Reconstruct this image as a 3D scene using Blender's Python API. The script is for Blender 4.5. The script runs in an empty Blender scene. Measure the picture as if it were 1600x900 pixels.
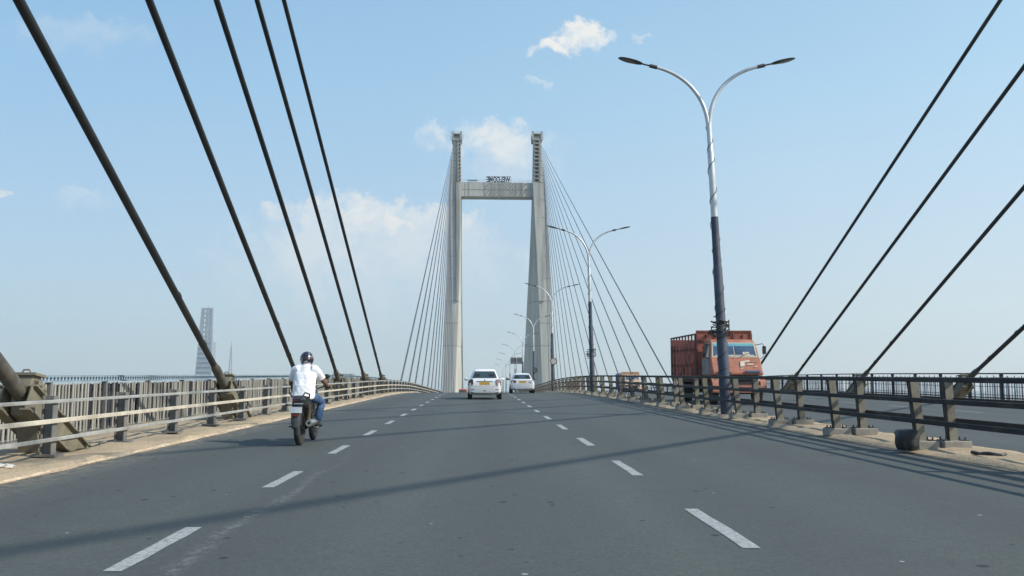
import bpy, bmesh, math, random
from mathutils import Vector, Matrix
random.seed(7)
R = math.radians
sc = bpy.context.scene
C = sc.collection

# ------------------------------------------------------------------ camera
F = 1400.0; CAMZ = 1.25
S0 = 0.016; Y1, Y2, RV = 50.0, 90.0, 1290.0
def rz(y):
    if y <= Y1: return S0*y
    if y <= Y2: return S0*y - (y-Y1)**2/(2*RV)
    e = (Y2-Y1)
    return S0*y - e*e/(2*RV) - (e/RV)*(y-Y2)
def slope(y):
    if y <= Y1: return S0
    if y <= Y2: return S0 - (y-Y1)/RV
    return S0 - (Y2-Y1)/RV
def cam_basis(psi, p):
    r = Vector((math.cos(psi), -math.sin(psi), 0))
    f = Vector((math.sin(psi)*math.cos(p), math.cos(psi)*math.cos(p), math.sin(p)))
    return r, r.cross(f), f
def solve():
    psi, p = 0.036, 0.112
    d = Vector((0, 1, S0))
    for _ in range(30):
        r, u, f = cam_basis(psi, p)
        xc = d.dot(r)/d.dot(f); yc = d.dot(u)/d.dot(f)
        psi += (xc-(749-800)/F)*0.9
        p += (yc-(450-585)/F)*0.9
    return psi, p
PSI, PIT = solve()
CR, CU, CF = cam_basis(PSI, PIT)
CAM = Vector((0, 0, CAMZ))
def ray(px, py): return CR*((px-800)/F) + CU*((450-py)/F) + CF
def at_y(px, py, y):
    d = ray(px, py); return CAM + d*(y/d.y)
def at_x(px, py, x):
    d = ray(px, py); return CAM + d*(x/d.x)
cd = bpy.data.cameras.new('camera'); co = bpy.data.objects.new('camera', cd); C.objects.link(co)
cd.sensor_width = 36; cd.lens = 36*F/1600; cd.clip_end = 20000; cd.clip_start = 0.1
m3 = Matrix((CR, CU, -CF)).transposed(); co.matrix_world = Matrix.Translation(CAM) @ m3.to_4x4()
sc.camera = co

# ------------------------------------------------------------------ materials
def lin(c):
    return tuple((v/12.92 if v <= .04045 else ((v+.055)/1.055)**2.4) for v in c)
class NT:
    def __init__(s, tree): s.t = tree
    def n(s, typ, **kw):
        nd = s.t.nodes.new(typ)
        for k, v in kw.items():
            if k.startswith('i_'):
                key = k[2:]; key = int(key) if key.isdigit() else key.replace('_', ' ')
                sock = nd.inputs[key]
                if hasattr(v, 'is_output') or isinstance(v, bpy.types.NodeSocket): s.t.links.new(v, sock)
                else: sock.default_value = v
            else: setattr(nd, k, v)
        return nd
    def m(s, op, a, b=None, c=None, clamp=False):
        nd = s.t.nodes.new('ShaderNodeMath'); nd.operation = op; nd.use_clamp = clamp
        for i, v in enumerate((a, b, c)):
            if v is None: continue
            if isinstance(v, bpy.types.NodeSocket): s.t.links.new(v, nd.inputs[i])
            else: nd.inputs[i].default_value = v
        return nd.outputs[0]
    def noise(s, vec, scale, detail=4, rough=.55, dist=0):
        nd = s.n('ShaderNodeTexNoise', i_Scale=scale, i_Detail=detail, i_Roughness=rough, i_Distortion=dist)
        s.t.links.new(vec, nd.inputs['Vector']); return nd.outputs['Fac']
    def ramp(s, fac, a, b, ca=(0,0,0,1), cb=(1,1,1,1)):
        nd = s.t.nodes.new('ShaderNodeValToRGB'); s.t.links.new(fac, nd.inputs[0])
        nd.color_ramp.elements[0].position = a; nd.color_ramp.elements[0].color = ca
        nd.color_ramp.elements[1].position = b; nd.color_ramp.elements[1].color = cb
        return nd.outputs[0]
    def mix(s, fac, a, b, blend='MIX'):
        nd = s.t.nodes.new('ShaderNodeMix'); nd.data_type = 'RGBA'; nd.blend_type = blend
        for sock, v in ((nd.inputs[0], fac), (nd.inputs[6], a), (nd.inputs[7], b)):
            if isinstance(v, bpy.types.NodeSocket): s.t.links.new(v, sock)
            else: sock.default_value = v if not isinstance(v, tuple) or len(v) == 4 else v+(1,)
        return nd.outputs[2]
MATS = {}
def mat(name, col, rough=.6, metal=0, var=.25, scale=6, dirt=None, dirt_amt=.4, bump=0, bscale=None, coat=0, spec=.5, stretch=(1,1,1)):
    """col: linear base colour; uneven tone by noise; optional dirt colour in patches with a shape of their own"""
    if name in MATS: return MATS[name]
    m = bpy.data.materials.new(name); m.use_nodes = True
    t = NT(m.node_tree); b = m.node_tree.nodes['Principled BSDF']
    tc = t.n('ShaderNodeTexCoord').outputs['Object']
    mp = t.n('ShaderNodeMapping', i_Scale=stretch); m.node_tree.links.new(tc, mp.inputs[0]); v = mp.outputs[0]
    nz = t.noise(v, scale, 5, .6)
    lo = tuple(c*(1-var) for c in col)+(1,); hi = tuple(min(1, c*(1+var)) for c in col)+(1,)
    c = t.ramp(nz, .3, .7, lo, hi)
    if dirt:
        d = t.ramp(t.noise(v, scale*.45, 6, .65), .5, .68)
        c = t.mix(t.m('MULTIPLY', d, dirt_amt), c, tuple(dirt)+(1,))
    m.node_tree.links.new(c, b.inputs['Base Color'])
    r = t.m('MULTIPLY_ADD', nz, .2, rough-.1, clamp=True)
    m.node_tree.links.new(r, b.inputs['Roughness'])
    b.inputs['Metallic'].default_value = metal
    b.inputs['Coat Weight'].default_value = coat
    b.inputs['Specular IOR Level'].default_value = spec
    if bump:
        bn = t.n('ShaderNodeBump', i_Strength=bump, i_Distance=.02)
        m.node_tree.links.new(t.noise(v, bscale or scale*4, 6, .6), bn.inputs['Height'])
        m.node_tree.links.new(bn.outputs[0], b.inputs['Normal'])
    MATS[name] = m
    return m

# ------------------------------------------------------------------ mesh helper
class MB:
    def __init__(s): s.v = []; s.f = []; s.mi = []
    def face(s, idx, m=0): s.f.append(tuple(idx)); s.mi.append(m)
    def add(s, vs): b = len(s.v); s.v += [tuple(x) for x in vs]; return b
    def hexa(s, p, m=0):  # p: 4 bottom ccw, 4 top ccw
        b = s.add(p)
        for q in ((3,2,1,0),(4,5,6,7),(0,1,5,4),(1,2,6,5),(2,3,7,6),(3,0,4,7)): s.face([b+i for i in q], m)
    def box(s, c, d, rot=None, m=0):
        x, y, z = (k/2 for k in d); c = Vector(c)
        p = [Vector(q) for q in ((-x,-y,-z),(x,-y,-z),(x,y,-z),(-x,y,-z),(-x,-y,z),(x,-y,z),(x,y,z),(-x,y,z))]
        if rot is not None: p = [rot @ q for q in p]
        s.hexa([c+q for q in p], m)
    def bar(s, a, b, w, h, up=(0,0,1), m=0):
        a = Vector(a); b = Vector(b); d = (b-a).normalized(); up = Vector(up)
        if abs(d.dot(up)) > .99: up = Vector((0,1,0))
        r = d.cross(up).normalized(); u = r.cross(d)
        q = lambda c: [c-r*w/2-u*h/2, c+r*w/2-u*h/2, c+r*w/2+u*h/2, c-r*w/2+u*h/2]
        A, B = q(a), q(b)
        b0 = s.add(A+B)
        for f in ((0,1,2,3),(7,6,5,4),(1,0,4,5),(2,1,5,6),(3,2,6,7),(0,3,7,4)): s.face([b0+i for i in f], m)
    def tube(s, pts, rad, n=10, m=0, cap=True):
        pts = [Vector(p) for p in pts]
        if not hasattr(rad, '__len__'): rad = [rad]*len(pts)
        rings = []; ref = None
        for i, p in enumerate(pts):
            d = (pts[min(i+1, len(pts)-1)] - pts[max(i-1, 0)]).normalized()
            if ref is None:
                ref = Vector((0,0,1)) if abs(d.z) < .9 else Vector((1,0,0))
            r = (ref - d*ref.dot(d)).normalized(); ref = r
            u = d.cross(r)
            rings.append([p + (r*math.cos(a)+u*math.sin(a))*rad[i] for a in [2*math.pi*k/n for k in range(n)]])
        s.loft(rings, m, cap)
    def loft(s, rings, m=0, cap=True, closed=True):
        n = len(rings[0]); b = [s.add(r) for r in rings]
        for i in range(len(rings)-1):
            for k in range(n if closed else n-1):
                k2 = (k+1) % n
                s.face((b[i]+k, b[i]+k2, b[i+1]+k2, b[i+1]+k), m)
        if cap:
            s.face([b[0]+k for k in range(n)][::-1], m); s.face([b[-1]+k for k in range(n)], m)
    def lathe(s, prof, c, axis='x', n=20, m=0):
        c = Vector(c)
        def P(r, a, t):
            x, y = r*math.cos(t), r*math.sin(t)
            return c + (Vector((a, x, y)) if axis == 'x' else Vector((y, a, x)) if axis == 'y' else Vector((x, y, a)))
        s.loft([[P(r, a, 2*math.pi*k/n) for k in range(n)] for r, a in prof], m, True)
    def ell(s, c, rad, n=14, k=9, m=0, rot=None):
        c = Vector(c); rings = []
        for i in range(k+1):
            ph = -math.pi/2 + math.pi*(i+.02)/(k+.04)
            ring = [Vector((rad[0]*math.cos(ph)*math.cos(t), rad[1]*math.cos(ph)*math.sin(t), rad[2]*math.sin(ph))) for t in [2*math.pi*j/n for j in range(n)]]
            rings.append([c + (rot @ q if rot is not None else q) for q in ring])
        s.loft(rings, m, True)
    def prism(s, pts, x0, x1, m=0):  # outline in (y,z), extruded along x
        b = s.add([(x0, y, z) for y, z in pts] + [(x1, y, z) for y, z in pts]); n = len(pts)
        s.face([b+i for i in range(n)], m); s.face([b+n+i for i in range(n)][::-1], m)
        for i in range(n): j = (i+1) % n; s.face((b+j, b+i, b+n+i, b+n+j), m)
    def strip(s, y0, y1, step, xs, zf, m=0):  # sheet along the road, xs fixed, z by zf(y)
        ys = []; y = y0
        while y < y1-1e-6: ys.append(y); y += step
        ys.append(y1)
        b = s.add([(x, y, zf(y)) for y in ys for x in xs]); n = len(xs)
        for i in range(len(ys)-1):
            for k in range(n-1): s.face((b+i*n+k, b+i*n+k+1, b+(i+1)*n+k+1, b+(i+1)*n+k), m)
    def run(s, y0, y1, step, prof, zf, m=0):  # closed profile [(x,z)] swept along the road
        ys = []; y = y0
        while y < y1-1e-6: ys.append(y); y += step
        ys.append(y1)
        s.loft([[(x, y, zf(y)+z) for x, z in prof] for y in ys], m)
    def build(s, name, mats, parent=None, smooth=None, bevel=0, seg=2):
        me = bpy.data.meshes.new(name); me.from_pydata(s.v, [], s.f)
        mats = mats if isinstance(mats, (list, tuple)) else [mats]
        for q in mats: me.materials.append(q)
        me.polygons.foreach_set('material_index', s.mi)
        bm = bmesh.new(); bm.from_mesh(me); bmesh.ops.recalc_face_normals(bm, faces=bm.faces); bm.to_mesh(me); bm.free()
        if smooth is not None:
            me.shade_smooth(); me.set_sharp_from_angle(angle=R(smooth))
        o = bpy.data.objects.new(name, me); C.objects.link(o)
        if parent: o.parent = parent
        if bevel:
            bv = o.modifiers.new('edge', 'BEVEL'); bv.width = bevel; bv.segments = seg; bv.limit_method = 'ANGLE'; bv.angle_limit = R(40)
        return o
def rect(x0, x1, z0, z1): return [(x0, z0), (x1, z0), (x1, z1), (x0, z1)]
def tag(o, label=None, cat=None, group=None, kind=None):
    if label: o['label'] = label
    if cat: o['category'] = cat
    if group: o['group'] = group
    if kind: o['kind'] = kind
    return o
def thing(name, label, cat, loc=(0,0,0), group=None, rx=0, ry=0, rzz=0):
    o = bpy.data.objects.new(name, None); C.objects.link(o); o.empty_display_size = .2
    o.location = loc; o.rotation_euler = (rx, ry, rzz)
    return tag(o, label, cat, group)
def dup(root, label=None, parent=None):
    c = root.copy(); C.objects.link(c)
    if parent: c.parent = parent
    for ch in [o for o in root.children]: dup(ch, None, c)
    if label: c['label'] = label
    return c
def on_road(x, y, dz=0): return (x, y, rz(y)+dz)

# ------------------------------------------------------------------ light, sky
SUNV = Vector((1.2, -.42, 1.0)).normalized()
EL = math.asin(SUNV.z); AZ = math.atan2(SUNV.x, SUNV.y)
sl = bpy.data.lights.new('sun', 'SUN'); sl.energy = 2.6; sl.angle = R(.55); sl.color = (1, .93, .82)
so = bpy.data.objects.new('sun', sl); C.objects.link(so); so.location = (60, -11, 90)
so.rotation_euler = (-SUNV).to_track_quat('-Z', 'Y').to_euler()
w = bpy.data.worlds.new('World'); sc.world = w; w.use_nodes = True
wt = NT(w.node_tree); bg = w.node_tree.nodes['Background']
sky = wt.n('ShaderNodeTexSky', sky_type='NISHITA', sun_disc=False, sun_elevation=EL, sun_rotation=AZ, altitude=10, air_density=1.0, dust_density=.6, ozone_density=1.6)
gen = wt.n('ShaderNodeTexCoord').outputs['Generated']
sep = wt.n('ShaderNodeSeparateXYZ', i_0=gen)
yy = wt.m('MAXIMUM', sep.outputs[1], .02)
sx = wt.m('DIVIDE', sep.outputs[0], yy); sz = wt.m('DIVIDE', sep.outputs[2], yy)
cv = wt.n('ShaderNodeCombineXYZ', i_0=sx, i_1=sz).outputs[0]
wn = wt.n('ShaderNodeTexNoise', i_Scale=42, i_Detail=6, i_Roughness=.6); w.node_tree.links.new(cv, wn.inputs['Vector'])
wsub = wt.n('ShaderNodeVectorMath', operation='SUBTRACT', i_0=wn.outputs['Color'], i_1=(.5,.5,.5)); wsc = wt.n('ShaderNodeVectorMath', operation='SCALE', i_0=wsub.outputs[0]); wsc.inputs['Scale'].default_value = .055
wadd = wt.n('ShaderNodeVectorMath', operation='ADD', i_0=cv, i_1=wsc.outputs[0]); cvw = wadd.outputs[0]
ws = wt.n('ShaderNodeSeparateXYZ', i_0=cvw); sx, sz = ws.outputs[0], ws.outputs[1]
n1 = wt.noise(cvw, 22, 10, .66, .2); n2 = wt.noise(cv, 7, 4, .5)
total = None
# cumulus: centre px, half size px, strength, softness below
for (px, py, ax, az, st, soft) in tuple((a_, b_, c_, d_, min(1, e_*1.35), f_) for a_, b_, c_, d_, e_, f_ in ((912,56,48,31,1.0,.9),(866,72,46,13,.85,.8),(842,129,20,15,.42,1),(790,228,96,42,.6,2.4),(674,208,30,18,.5,1.2),
        (560,342,135,40,.72,2.6),(430,332,34,16,.5,1.6),(670,350,120,30,.6,2.2),(4,302,16,8,.6,1),(1008,64,16,5,.35,1),(580,400,260,80,.4,1.6),(130,50,120,30,.16,1.5),(130,312,60,14,.2,1.5))):
    d = ray(px, py); cx, cz = d.x/d.y, d.z/d.y
    dx = wt.m('DIVIDE', wt.m('SUBTRACT', sx, cx), ax/F)
    dz_ = wt.m('DIVIDE', wt.m('SUBTRACT', sz, cz), az/F)
    up = wt.m('MAXIMUM', dz_, 0); dn = wt.m('DIVIDE', wt.m('MINIMUM', dz_, 0), soft)
    r2 = wt.m('ADD', wt.m('MULTIPLY', dx, dx), wt.m('ADD', wt.m('MULTIPLY', up, up), wt.m('MULTIPLY', dn, dn)))
    e = wt.m('ADD', wt.m('SUBTRACT', 1.0, r2), wt.m('MULTIPLY', wt.m('SUBTRACT', n1, .5), 3.6))
    up01 = wt.m('MULTIPLY_ADD', dz_, .5, .5, clamp=True)
    gain = wt.m('MULTIPLY_ADD', up01, .95, .38)
    k = wt.m('MULTIPLY', wt.m('SMOOTH_MAX', wt.m('MULTIPLY', e, gain), 0, .2), st)
    k = wt.m('MINIMUM', k, st)
    total = k if total is None else wt.m('MAXIMUM', total, k)
fac = wt.m('MULTIPLY', total, wt.m('MULTIPLY_ADD', n2, .5, .75), clamp=True)
fac = wt.m('MULTIPLY', fac, wt.m('GREATER_THAN', sep.outputs[1], .03))
# hazy summer air: the sky model veiled by a pale layer that thickens towards the horizon
hyp = wt.m('SQRT', wt.m('ADD', wt.m('MULTIPLY', sep.outputs[0], sep.outputs[0]), wt.m('MULTIPLY', sep.outputs[1], sep.outputs[1])))
elev = wt.m('DIVIDE', wt.m('ARCTAN2', sep.outputs[2], hyp), R(90), clamp=True)
rp = wt.n('ShaderNodeValToRGB', i_0=elev); cr = rp.color_ramp
K = .30
def dc(r, g, b): return tuple(v/K for v in lin((r/255, g/255, b/255)))+(1,)
cr.elements[0].position = 0; cr.elements[0].color = dc(184,200,208)
cr.elements[1].position = 1; cr.elements[1].color = dc(110,160,215)
for pos, colr in ((.05,(187,204,213)),(.13,(178,208,228)),(.20,(165,207,234)),(.28,(152,198,231)),(.45,(128,176,224))):
    e_ = cr.elements.new(pos); e_.color = dc(*colr)
patch = wt.m('ADD', wt.m('MULTIPLY_ADD', wt.noise(cv, 3.0, 3, .5), .16, .94), wt.m('MULTIPLY', sep.outputs[0], .40))
veil = wt.mix(1.0, rp.outputs[0], wt.n('ShaderNodeCombineColor', i_0=patch, i_1=wt.m('MULTIPLY_ADD', patch, .6, .4), i_2=wt.m('MULTIPLY_ADD', patch, .25, .75)).outputs[0], 'MULTIPLY')
SKYMUL = wt.mix(.82, sky.outputs[0], veil)
cloudc = dc(252,251,246)
c = wt.mix(fac, SKYMUL, cloudc)
w.node_tree.links.new(c, bg.inputs['Color']); bg.inputs['Strength'].default_value = .15
sc.view_settings.view_transform = 'Standard'; sc.view_settings.look = 'None'; sc.view_settings.gamma = 1
sc.view_settings.exposure = 0.9
sc.cycles.use_denoising = True
sc.cycles.max_bounces = 6; sc.cycles.volume_bounces = 1; sc.cycles.transparent_max_bounces = 8
# ------------------------------------------------------------------ setting
def asphalt(name, streak):
    m = bpy.data.materials.new(name); m.use_nodes = True
    t = NT(m.node_tree); b = m.node_tree.nodes['Principled BSDF']; L = m.node_tree.links.new
    tc = t.n('ShaderNodeTexCoord').outputs['Object']
    big = t.noise(tc, .12, 4, .6)
    lane = t.n('ShaderNodeMapping', i_Scale=(1.1, .035, 1)); L(tc, lane.inputs[0]); ln = t.noise(lane.outputs[0], 1.0, 4, .6)
    fine = t.noise(tc, 55, 3, .7); mid = t.noise(tc, 3.2, 6, .65)
    c = t.ramp(big, .3, .7, (.060,.0715,.0645,1), (.082,.097,.088,1))
    c = t.mix(t.ramp(ln, .42, .7), c, (.090,.103,.093,1)); 
    c = t.mix(t.m('MULTIPLY', t.ramp(mid, .48, .62), .3), c, (.060,.070,.0625,1))
    c = t.mix(t.m('MULTIPLY', t.ramp(fine, .42, .66), .8), c, (.115,.115,.106,1))
    sp = t.ramp(t.noise(tc, 24, 3, .8), .40, .64); c = t.mix(t.m('MULTIPLY', sp, .5), c, (.045,.050,.048,1))
    sp2 = t.ramp(t.noise(tc, 31, 2, .9), .62, .70); c = t.mix(t.m('MULTIPLY', sp2, .55), c, (.17,.175,.165,1))
    # polished wheel paths and a dark oily strip between them in each lane, blotches, hairline cracks
    s0 = t.n('ShaderNodeSeparateXYZ', i_0=tc)
    ph = t.m('SINE', t.m('MULTIPLY_ADD', s0.outputs[0], 2*math.pi/2.15, .6))
    tr = t.m('MULTIPLY', t.m('MULTIPLY_ADD', ph, .5, .5), t.ramp(ln, .3, .62))
    c = t.mix(t.m('MULTIPLY', tr, .34), c, (.040,.042,.042,1))
    bl = t.ramp(t.noise(tc, .55, 5, .6), .57, .66); c = t.mix(t.m('MULTIPLY', bl, .30), c, (.095,.094,.088,1))
    vc = t.n('ShaderNodeTexVoronoi', i_Scale=.22, feature='DISTANCE_TO_EDGE')
    wv = t.n('ShaderNodeVectorMath', operation='ADD', i_0=tc); nz3 = t.n('ShaderNodeTexNoise', i_Scale=1.6, i_Detail=5); L(tc, nz3.inputs['Vector']); L(nz3.outputs['Color'], wv.inputs[1]); L(wv.outputs[0], vc.inputs['Vector'])
    ck = t.m('MULTIPLY', t.m('LESS_THAN', vc.outputs['Distance'], .0035), t.ramp(t.noise(tc, .3, 2), .5, .56))
    c = t.mix(t.m('MULTIPLY', ck, .14), c, (.022,.022,.022,1))
    # dark gravel bits and pale chips
    vo = t.n('ShaderNodeTexVoronoi', i_Scale=4.2, feature='F1'); L(tc, vo.inputs['Vector'])
    pick = t.n('ShaderNodeSeparateColor', i_0=vo.outputs['Color'])
    dk = t.m('MULTIPLY', t.m('LESS_THAN', vo.outputs['Distance'], t.m('MULTIPLY', pick.outputs[0], .2)), t.m('GREATER_THAN', pick.outputs[1], t.m('SUBTRACT', .88, t.m('MULTIPLY', t.ramp(t.noise(tc, .22, 2), .42, .58), .45))))
    c = t.mix(t.m('MULTIPLY', dk, .8), c, (.014,.014,.015,1))
    vo2 = t.n('ShaderNodeTexVoronoi', i_Scale=3.1, feature='F1'); L(tc, vo2.inputs['Vector'])
    p2 = t.n('ShaderNodeSeparateColor', i_0=vo2.outputs['Color'])
    lt = t.m('MULTIPLY', t.m('LESS_THAN', vo2.outputs['Distance'], t.m('MULTIPLY', p2.outputs[0], .075)), t.m('GREATER_THAN', p2.outputs[1], .86))
    c = t.mix(t.m('MULTIPLY', lt, .7), c, (.42,.42,.40,1))
    s = t.n('ShaderNodeSeparateXYZ', i_0=tc)
    if streak:
        # spilled grit trail beside the left lane line, sand blown in from both edges
        wob = t.m('MULTIPLY', t.m('SUBTRACT', t.noise(tc, .35, 3), .5), .5)
        dd = t.m('ABSOLUTE', t.m('ADD', t.m('ADD', s.outputs[0], 2.0), wob))
        a = t.m('SUBTRACT', 1.0, t.m('DIVIDE', dd, .10), clamp=True)
        yr = t.m('MULTIPLY', t.m('DIVIDE', t.m('SUBTRACT', s.outputs[1], 4.0), 2.0, clamp=True), t.m('DIVIDE', t.m('SUBTRACT', 16.0, s.outputs[1]), 6.0, clamp=True))
        k = t.m('MULTIPLY', t.m('MULTIPLY', a, yr), t.ramp(t.noise(tc, 14, 6, .75), .46, .66))
        c = t.mix(t.m('MULTIPLY', k, .42), c, (.36,.36,.33,1))
        e1 = t.m('DIVIDE', t.m('SUBTRACT', -4.75, s.outputs[0]), .75, clamp=True)
        e2 = t.m('DIVIDE', t.m('SUBTRACT', s.outputs[0], 6.55), .5, clamp=True)
        ed = t.m('MULTIPLY', t.m('MAXIMUM', e1, e2), t.ramp(t.noise(tc, 5, 8, .75), .42, .62))
        c = t.mix(t.m('MULTIPLY', ed, .8), c, (.30,.25,.185,1))
    L(c, b.inputs['Base Color'])
    b.inputs['Roughness'].default_value = .82; b.inputs['Specular IOR Level'].default_value = .35
    bn = t.n('ShaderNodeBump', i_Strength=.35, i_Distance=.006); L(t.noise(tc, 90, 4, .7), bn.inputs['Height']); L(bn.outputs[0], b.inputs['Normal'])
    return m
def sandy(name, col, dark):
    m = bpy.data.materials.new(name); m.use_nodes = True
    t = NT(m.node_tree); b = m.node_tree.nodes['Principled BSDF']; L = m.node_tree.links.new
    tc = t.n('ShaderNodeTexCoord').outputs['Object']
    c = t.ramp(t.noise(tc, 1.1, 6, .65), .32, .68, dark+(1,), col+(1,))
    c = t.mix(t.m('MULTIPLY', t.ramp(t.noise(tc, 22, 5, .75), .47, .62), .75), c, tuple(k*.45 for k in col)+(1,))
    c = t.mix(t.m('MULTIPLY', t.ramp(t.noise(tc, .5, 5, .7), .55, .66), .6), c, (.17,.155,.13,1))
    L(c, b.inputs['Base Color']); b.inputs['Roughness'].default_value = .95; b.inputs['Specular IOR Level'].default_value = .2
    bn = t.n('ShaderNodeBump', i_Strength=.7, i_Distance=.02); L(t.noise(tc, 16, 7, .7), bn.inputs['Height']); L(bn.outputs[0], b.inputs['Normal'])
    return m
ASPH = asphalt('asphalt', True); ASPH2 = asphalt('asphalt_far', False)
SAND = sandy('sand', (.52,.41,.27), (.38,.30,.205))
CONC = mat('concrete', (.36,.35,.31), .85, var=.22, scale=1.2, dirt=(.13,.12,.11), dirt_amt=.5, bump=.3)
KERBP = mat('kerb_paint', (.64,.51,.37), .85, var=.2, scale=9, dirt=(.2,.17,.13), dirt_amt=.7)
YEND = 760
CEN = 7.7; XL, XR = -5.45, 7.05          # our carriageway
mb = MB(); mb.run(-160, YEND, 6, rect(-9.2, 24.2, -2.6, -.12), rz); tag(mb.build('bridge_deck', CONC), kind='structure')
mb = MB(); mb.strip(-40, YEND, 2, (-5.45,-3,0,3.5,7.05), rz); road = tag(mb.build('road', ASPH), kind='structure')
mb = MB(); mb.strip(-40, YEND, 2, (8.45, 12, 16, 20.6), rz); road2 = tag(mb.build('oncoming_road', ASPH2), kind='structure')
def lumpy(x, y): return .018*math.sin(x*5.1+y*1.3)+.015*math.sin(y*2.9+x*2)+.01*math.sin(y*7.7)
def strip_mesh(name, xs, z, mt, y1, lump=1, step=.35):
    mb = MB(); ys = []; y = -20.0
    while y < y1: ys.append(y); y += step if y < 70 else 2.5
    b = 0
    for y in ys:
        for i, x in enumerate(xs): mb.v.append((x + (.03*math.sin(y*1.7)+.02*math.sin(y*4.3) if i in (0, len(xs)-1) else 0), y, rz(y) + (z if 0 < i < len(xs)-1 else .006) + (lump*lumpy(x, y) if 0 < i < len(xs)-1 else 0)))
    n = len(xs)
    for i in range(len(ys)-1):
        for k in range(n-1): mb.face((i*n+k, i*n+k+1, (i+1)*n+k+1, (i+1)*n+k))
    return tag(mb.build(name, mt, smooth=40), kind='structure')
strip_mesh('verge', (-5.42,-5.5,-5.9,-6.3,-6.8,-7.4,-8.0,-8.7), .06, SAND, 420)
strip_mesh('median_strip', (6.98,7.1,7.4,7.7,8.1,8.4,8.5), .06, SAND, 420)
strip_mesh('outer_verge', (20.55,20.7,21.3,22.2,23.2,23.9), .06, SAND, 420)
mb = MB(); mb.run(-20, 420, 2.5, rect(-5.55, -5.44, -.05, .035), rz); tag(mb.build('kerb', KERBP), kind='structure')
# lane paint
def paint(name, col):
    m = bpy.data.materials.new(name); m.use_nodes = True
    t = NT(m.node_tree); b = m.node_tree.nodes['Principled BSDF']; L = m.node_tree.links.new
    tc = t.n('ShaderNodeTexCoord').outputs['Object']
    c = t.ramp(t.noise(tc, 8, 6, .7), .35, .65, tuple(k*.72 for k in col)+(1,), col+(1,))
    c = t.mix(t.m('MULTIPLY', t.ramp(t.noise(tc, 30, 6, .8), .46, .62), .75), c, (.11,.118,.112,1))
    L(c, b.inputs['Base Color']); b.inputs['Roughness'].default_value = .75
    return m
PAINT = paint('lane_paint', (.44,.45,.425))
def dashes(parent, xs, y0, per, length, zz, n):
    for x in xs:
        mb = MB()
        for k in range(n):
            a = y0 + k*per; ys = [a + length*j/4 for j in range(5)]
            b = mb.add([(x + sgn*(.066+random.uniform(-.008,.008)), y, rz(y)+zz) for y in ys for sgn in (-1,1)])
            for j in range(4): mb.face((b+2*j, b+2*j+1, b+2*j+3, b+2*j+2))
        mb.build('lane_marking', PAINT, parent)
def gpt(px, py):
    # pixel on our road's flat part
    d = ray(px, py); t = -CAMZ/(d.z - S0*d.y); return CAM + d*t
DASH = [gpt(172+18, 893), gpt(302-14, 828), gpt(432, 750)]
LX = [gpt(237, 860).x, gpt(440, 751).x]; RX = [gpt(1130, 827).x, gpt(980, 731.5).x]
PER = 4.9
ly0 = gpt(237, 893).y; ry0 = gpt(1130, 857).y
dashes(road, (-2.33,), 5.95-4.25, 4.25, 1.65, .004, 70)
dashes(road, (1.975,), 6.57-4.68, 4.68, 1.9, .004, 64)
dashes(road2, (12.5, 16.6), -10, PER, 1.95, .004, 60)

# far below: river and its banks
WAT = mat('water_surface', (.10,.115,.10), .25, var=.2, scale=.02, bump=.4, bscale=.4)
mb = MB(); s = 14000; mb.add([(-s,-s,-34),(s,-s,-34),(s,s,-34),(-s,s,-34)]); mb.face((0,1,2,3)); tag(mb.build('river', WAT), kind='structure')
LAND = mat('land_surface', (.10,.12,.07), .95, var=.5, scale=.008, dirt=(.24,.21,.17), dirt_amt=.8)
mb = MB()
ring = [(-9000, 420), (-2600, 520), (-1300, 470), (-500, 430), (100, 440), (800, 470), (2600, 560), (9000, 470), (9000, 12500), (-9000, 12500)]
b = mb.add([(x, y, -31) for x, y in ring] + [(x, y-8, -35) for x, y in ring]); n = len(ring)
mb.face([b+i for i in range(n)])
for i in range(n): mb.face((b+i, b+(i+1)%n, b+n+(i+1)%n, b+n+i))
tag(mb.build('land', LAND), kind='structure')

# ------------------------------------------------------------------ far pylon
PC = mat('pylon_concrete', (.48,.47,.42), .9, var=.18, scale=.75, dirt=(.20,.195,.18), dirt_amt=.75, bump=.15, bscale=1.5, stretch=(1,1,.06))
PDK = mat('pylon_dark', (.05,.05,.05), .8)
STEELG = mat('galvanised', (.36,.37,.37), .55, metal=.3, var=.2, scale=5, dirt=(.2,.17,.14), dirt_amt=.4)
PD = 360.0
def at_p(px, py, dy=0): return at_y(px, py, PD+dy)
pyl = thing('bridge_pylon', 'tall grey concrete portal tower of the bridge straddling the road far ahead', 'pylon', (6.9, PD, rz(PD)))
def rel(o, p): return Vector(p) - o.location
PJ = mat('pylon_joint', (.30,.295,.27), .9)
def joints(mb, rings, n):
    for k in range(n):
        t = k/(n-1)*(len(rings)-2); i = int(t); f = t-i
        q = [rings[i][j].lerp(rings[i+1][j], f) for j in range(4)]
        c = sum(q, Vector())/4
        lo = [c+(p-c)*1.006 for p in q]
        mb.loft([[p+Vector((0,0,-.13)) for p in lo], [p+Vector((0,0,.13)) for p in lo]], 1)
def leg(outer, corner, inner, capx):
    """stations: (py, outer px, corner px, inner px) down the leg; inner lies on a plane 14 m deeper"""
    mb = MB(); rings = []
    for py, xo, xc, xi in zip(outer[0], outer[1], corner, inner):
        A = at_p(xo, py); B = at_p(xc, py); D_ = at_p(xi, py, 14); z = A.z
        sgn = 1 if D_.x > A.x else -1
        E = Vector((A.x, PD+14, z))
        rings.append([rel(pyl, q) for q in (Vector((A.x, PD, z)), Vector((B.x, PD, z)), Vector((D_.x, PD+14, z)), E)])
    bot = [Vector((q.x, q.y, -32-pyl.location.z)) for q in rings[-1]]
    mb.loft(rings+[bot])
    return mb, rings
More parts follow.
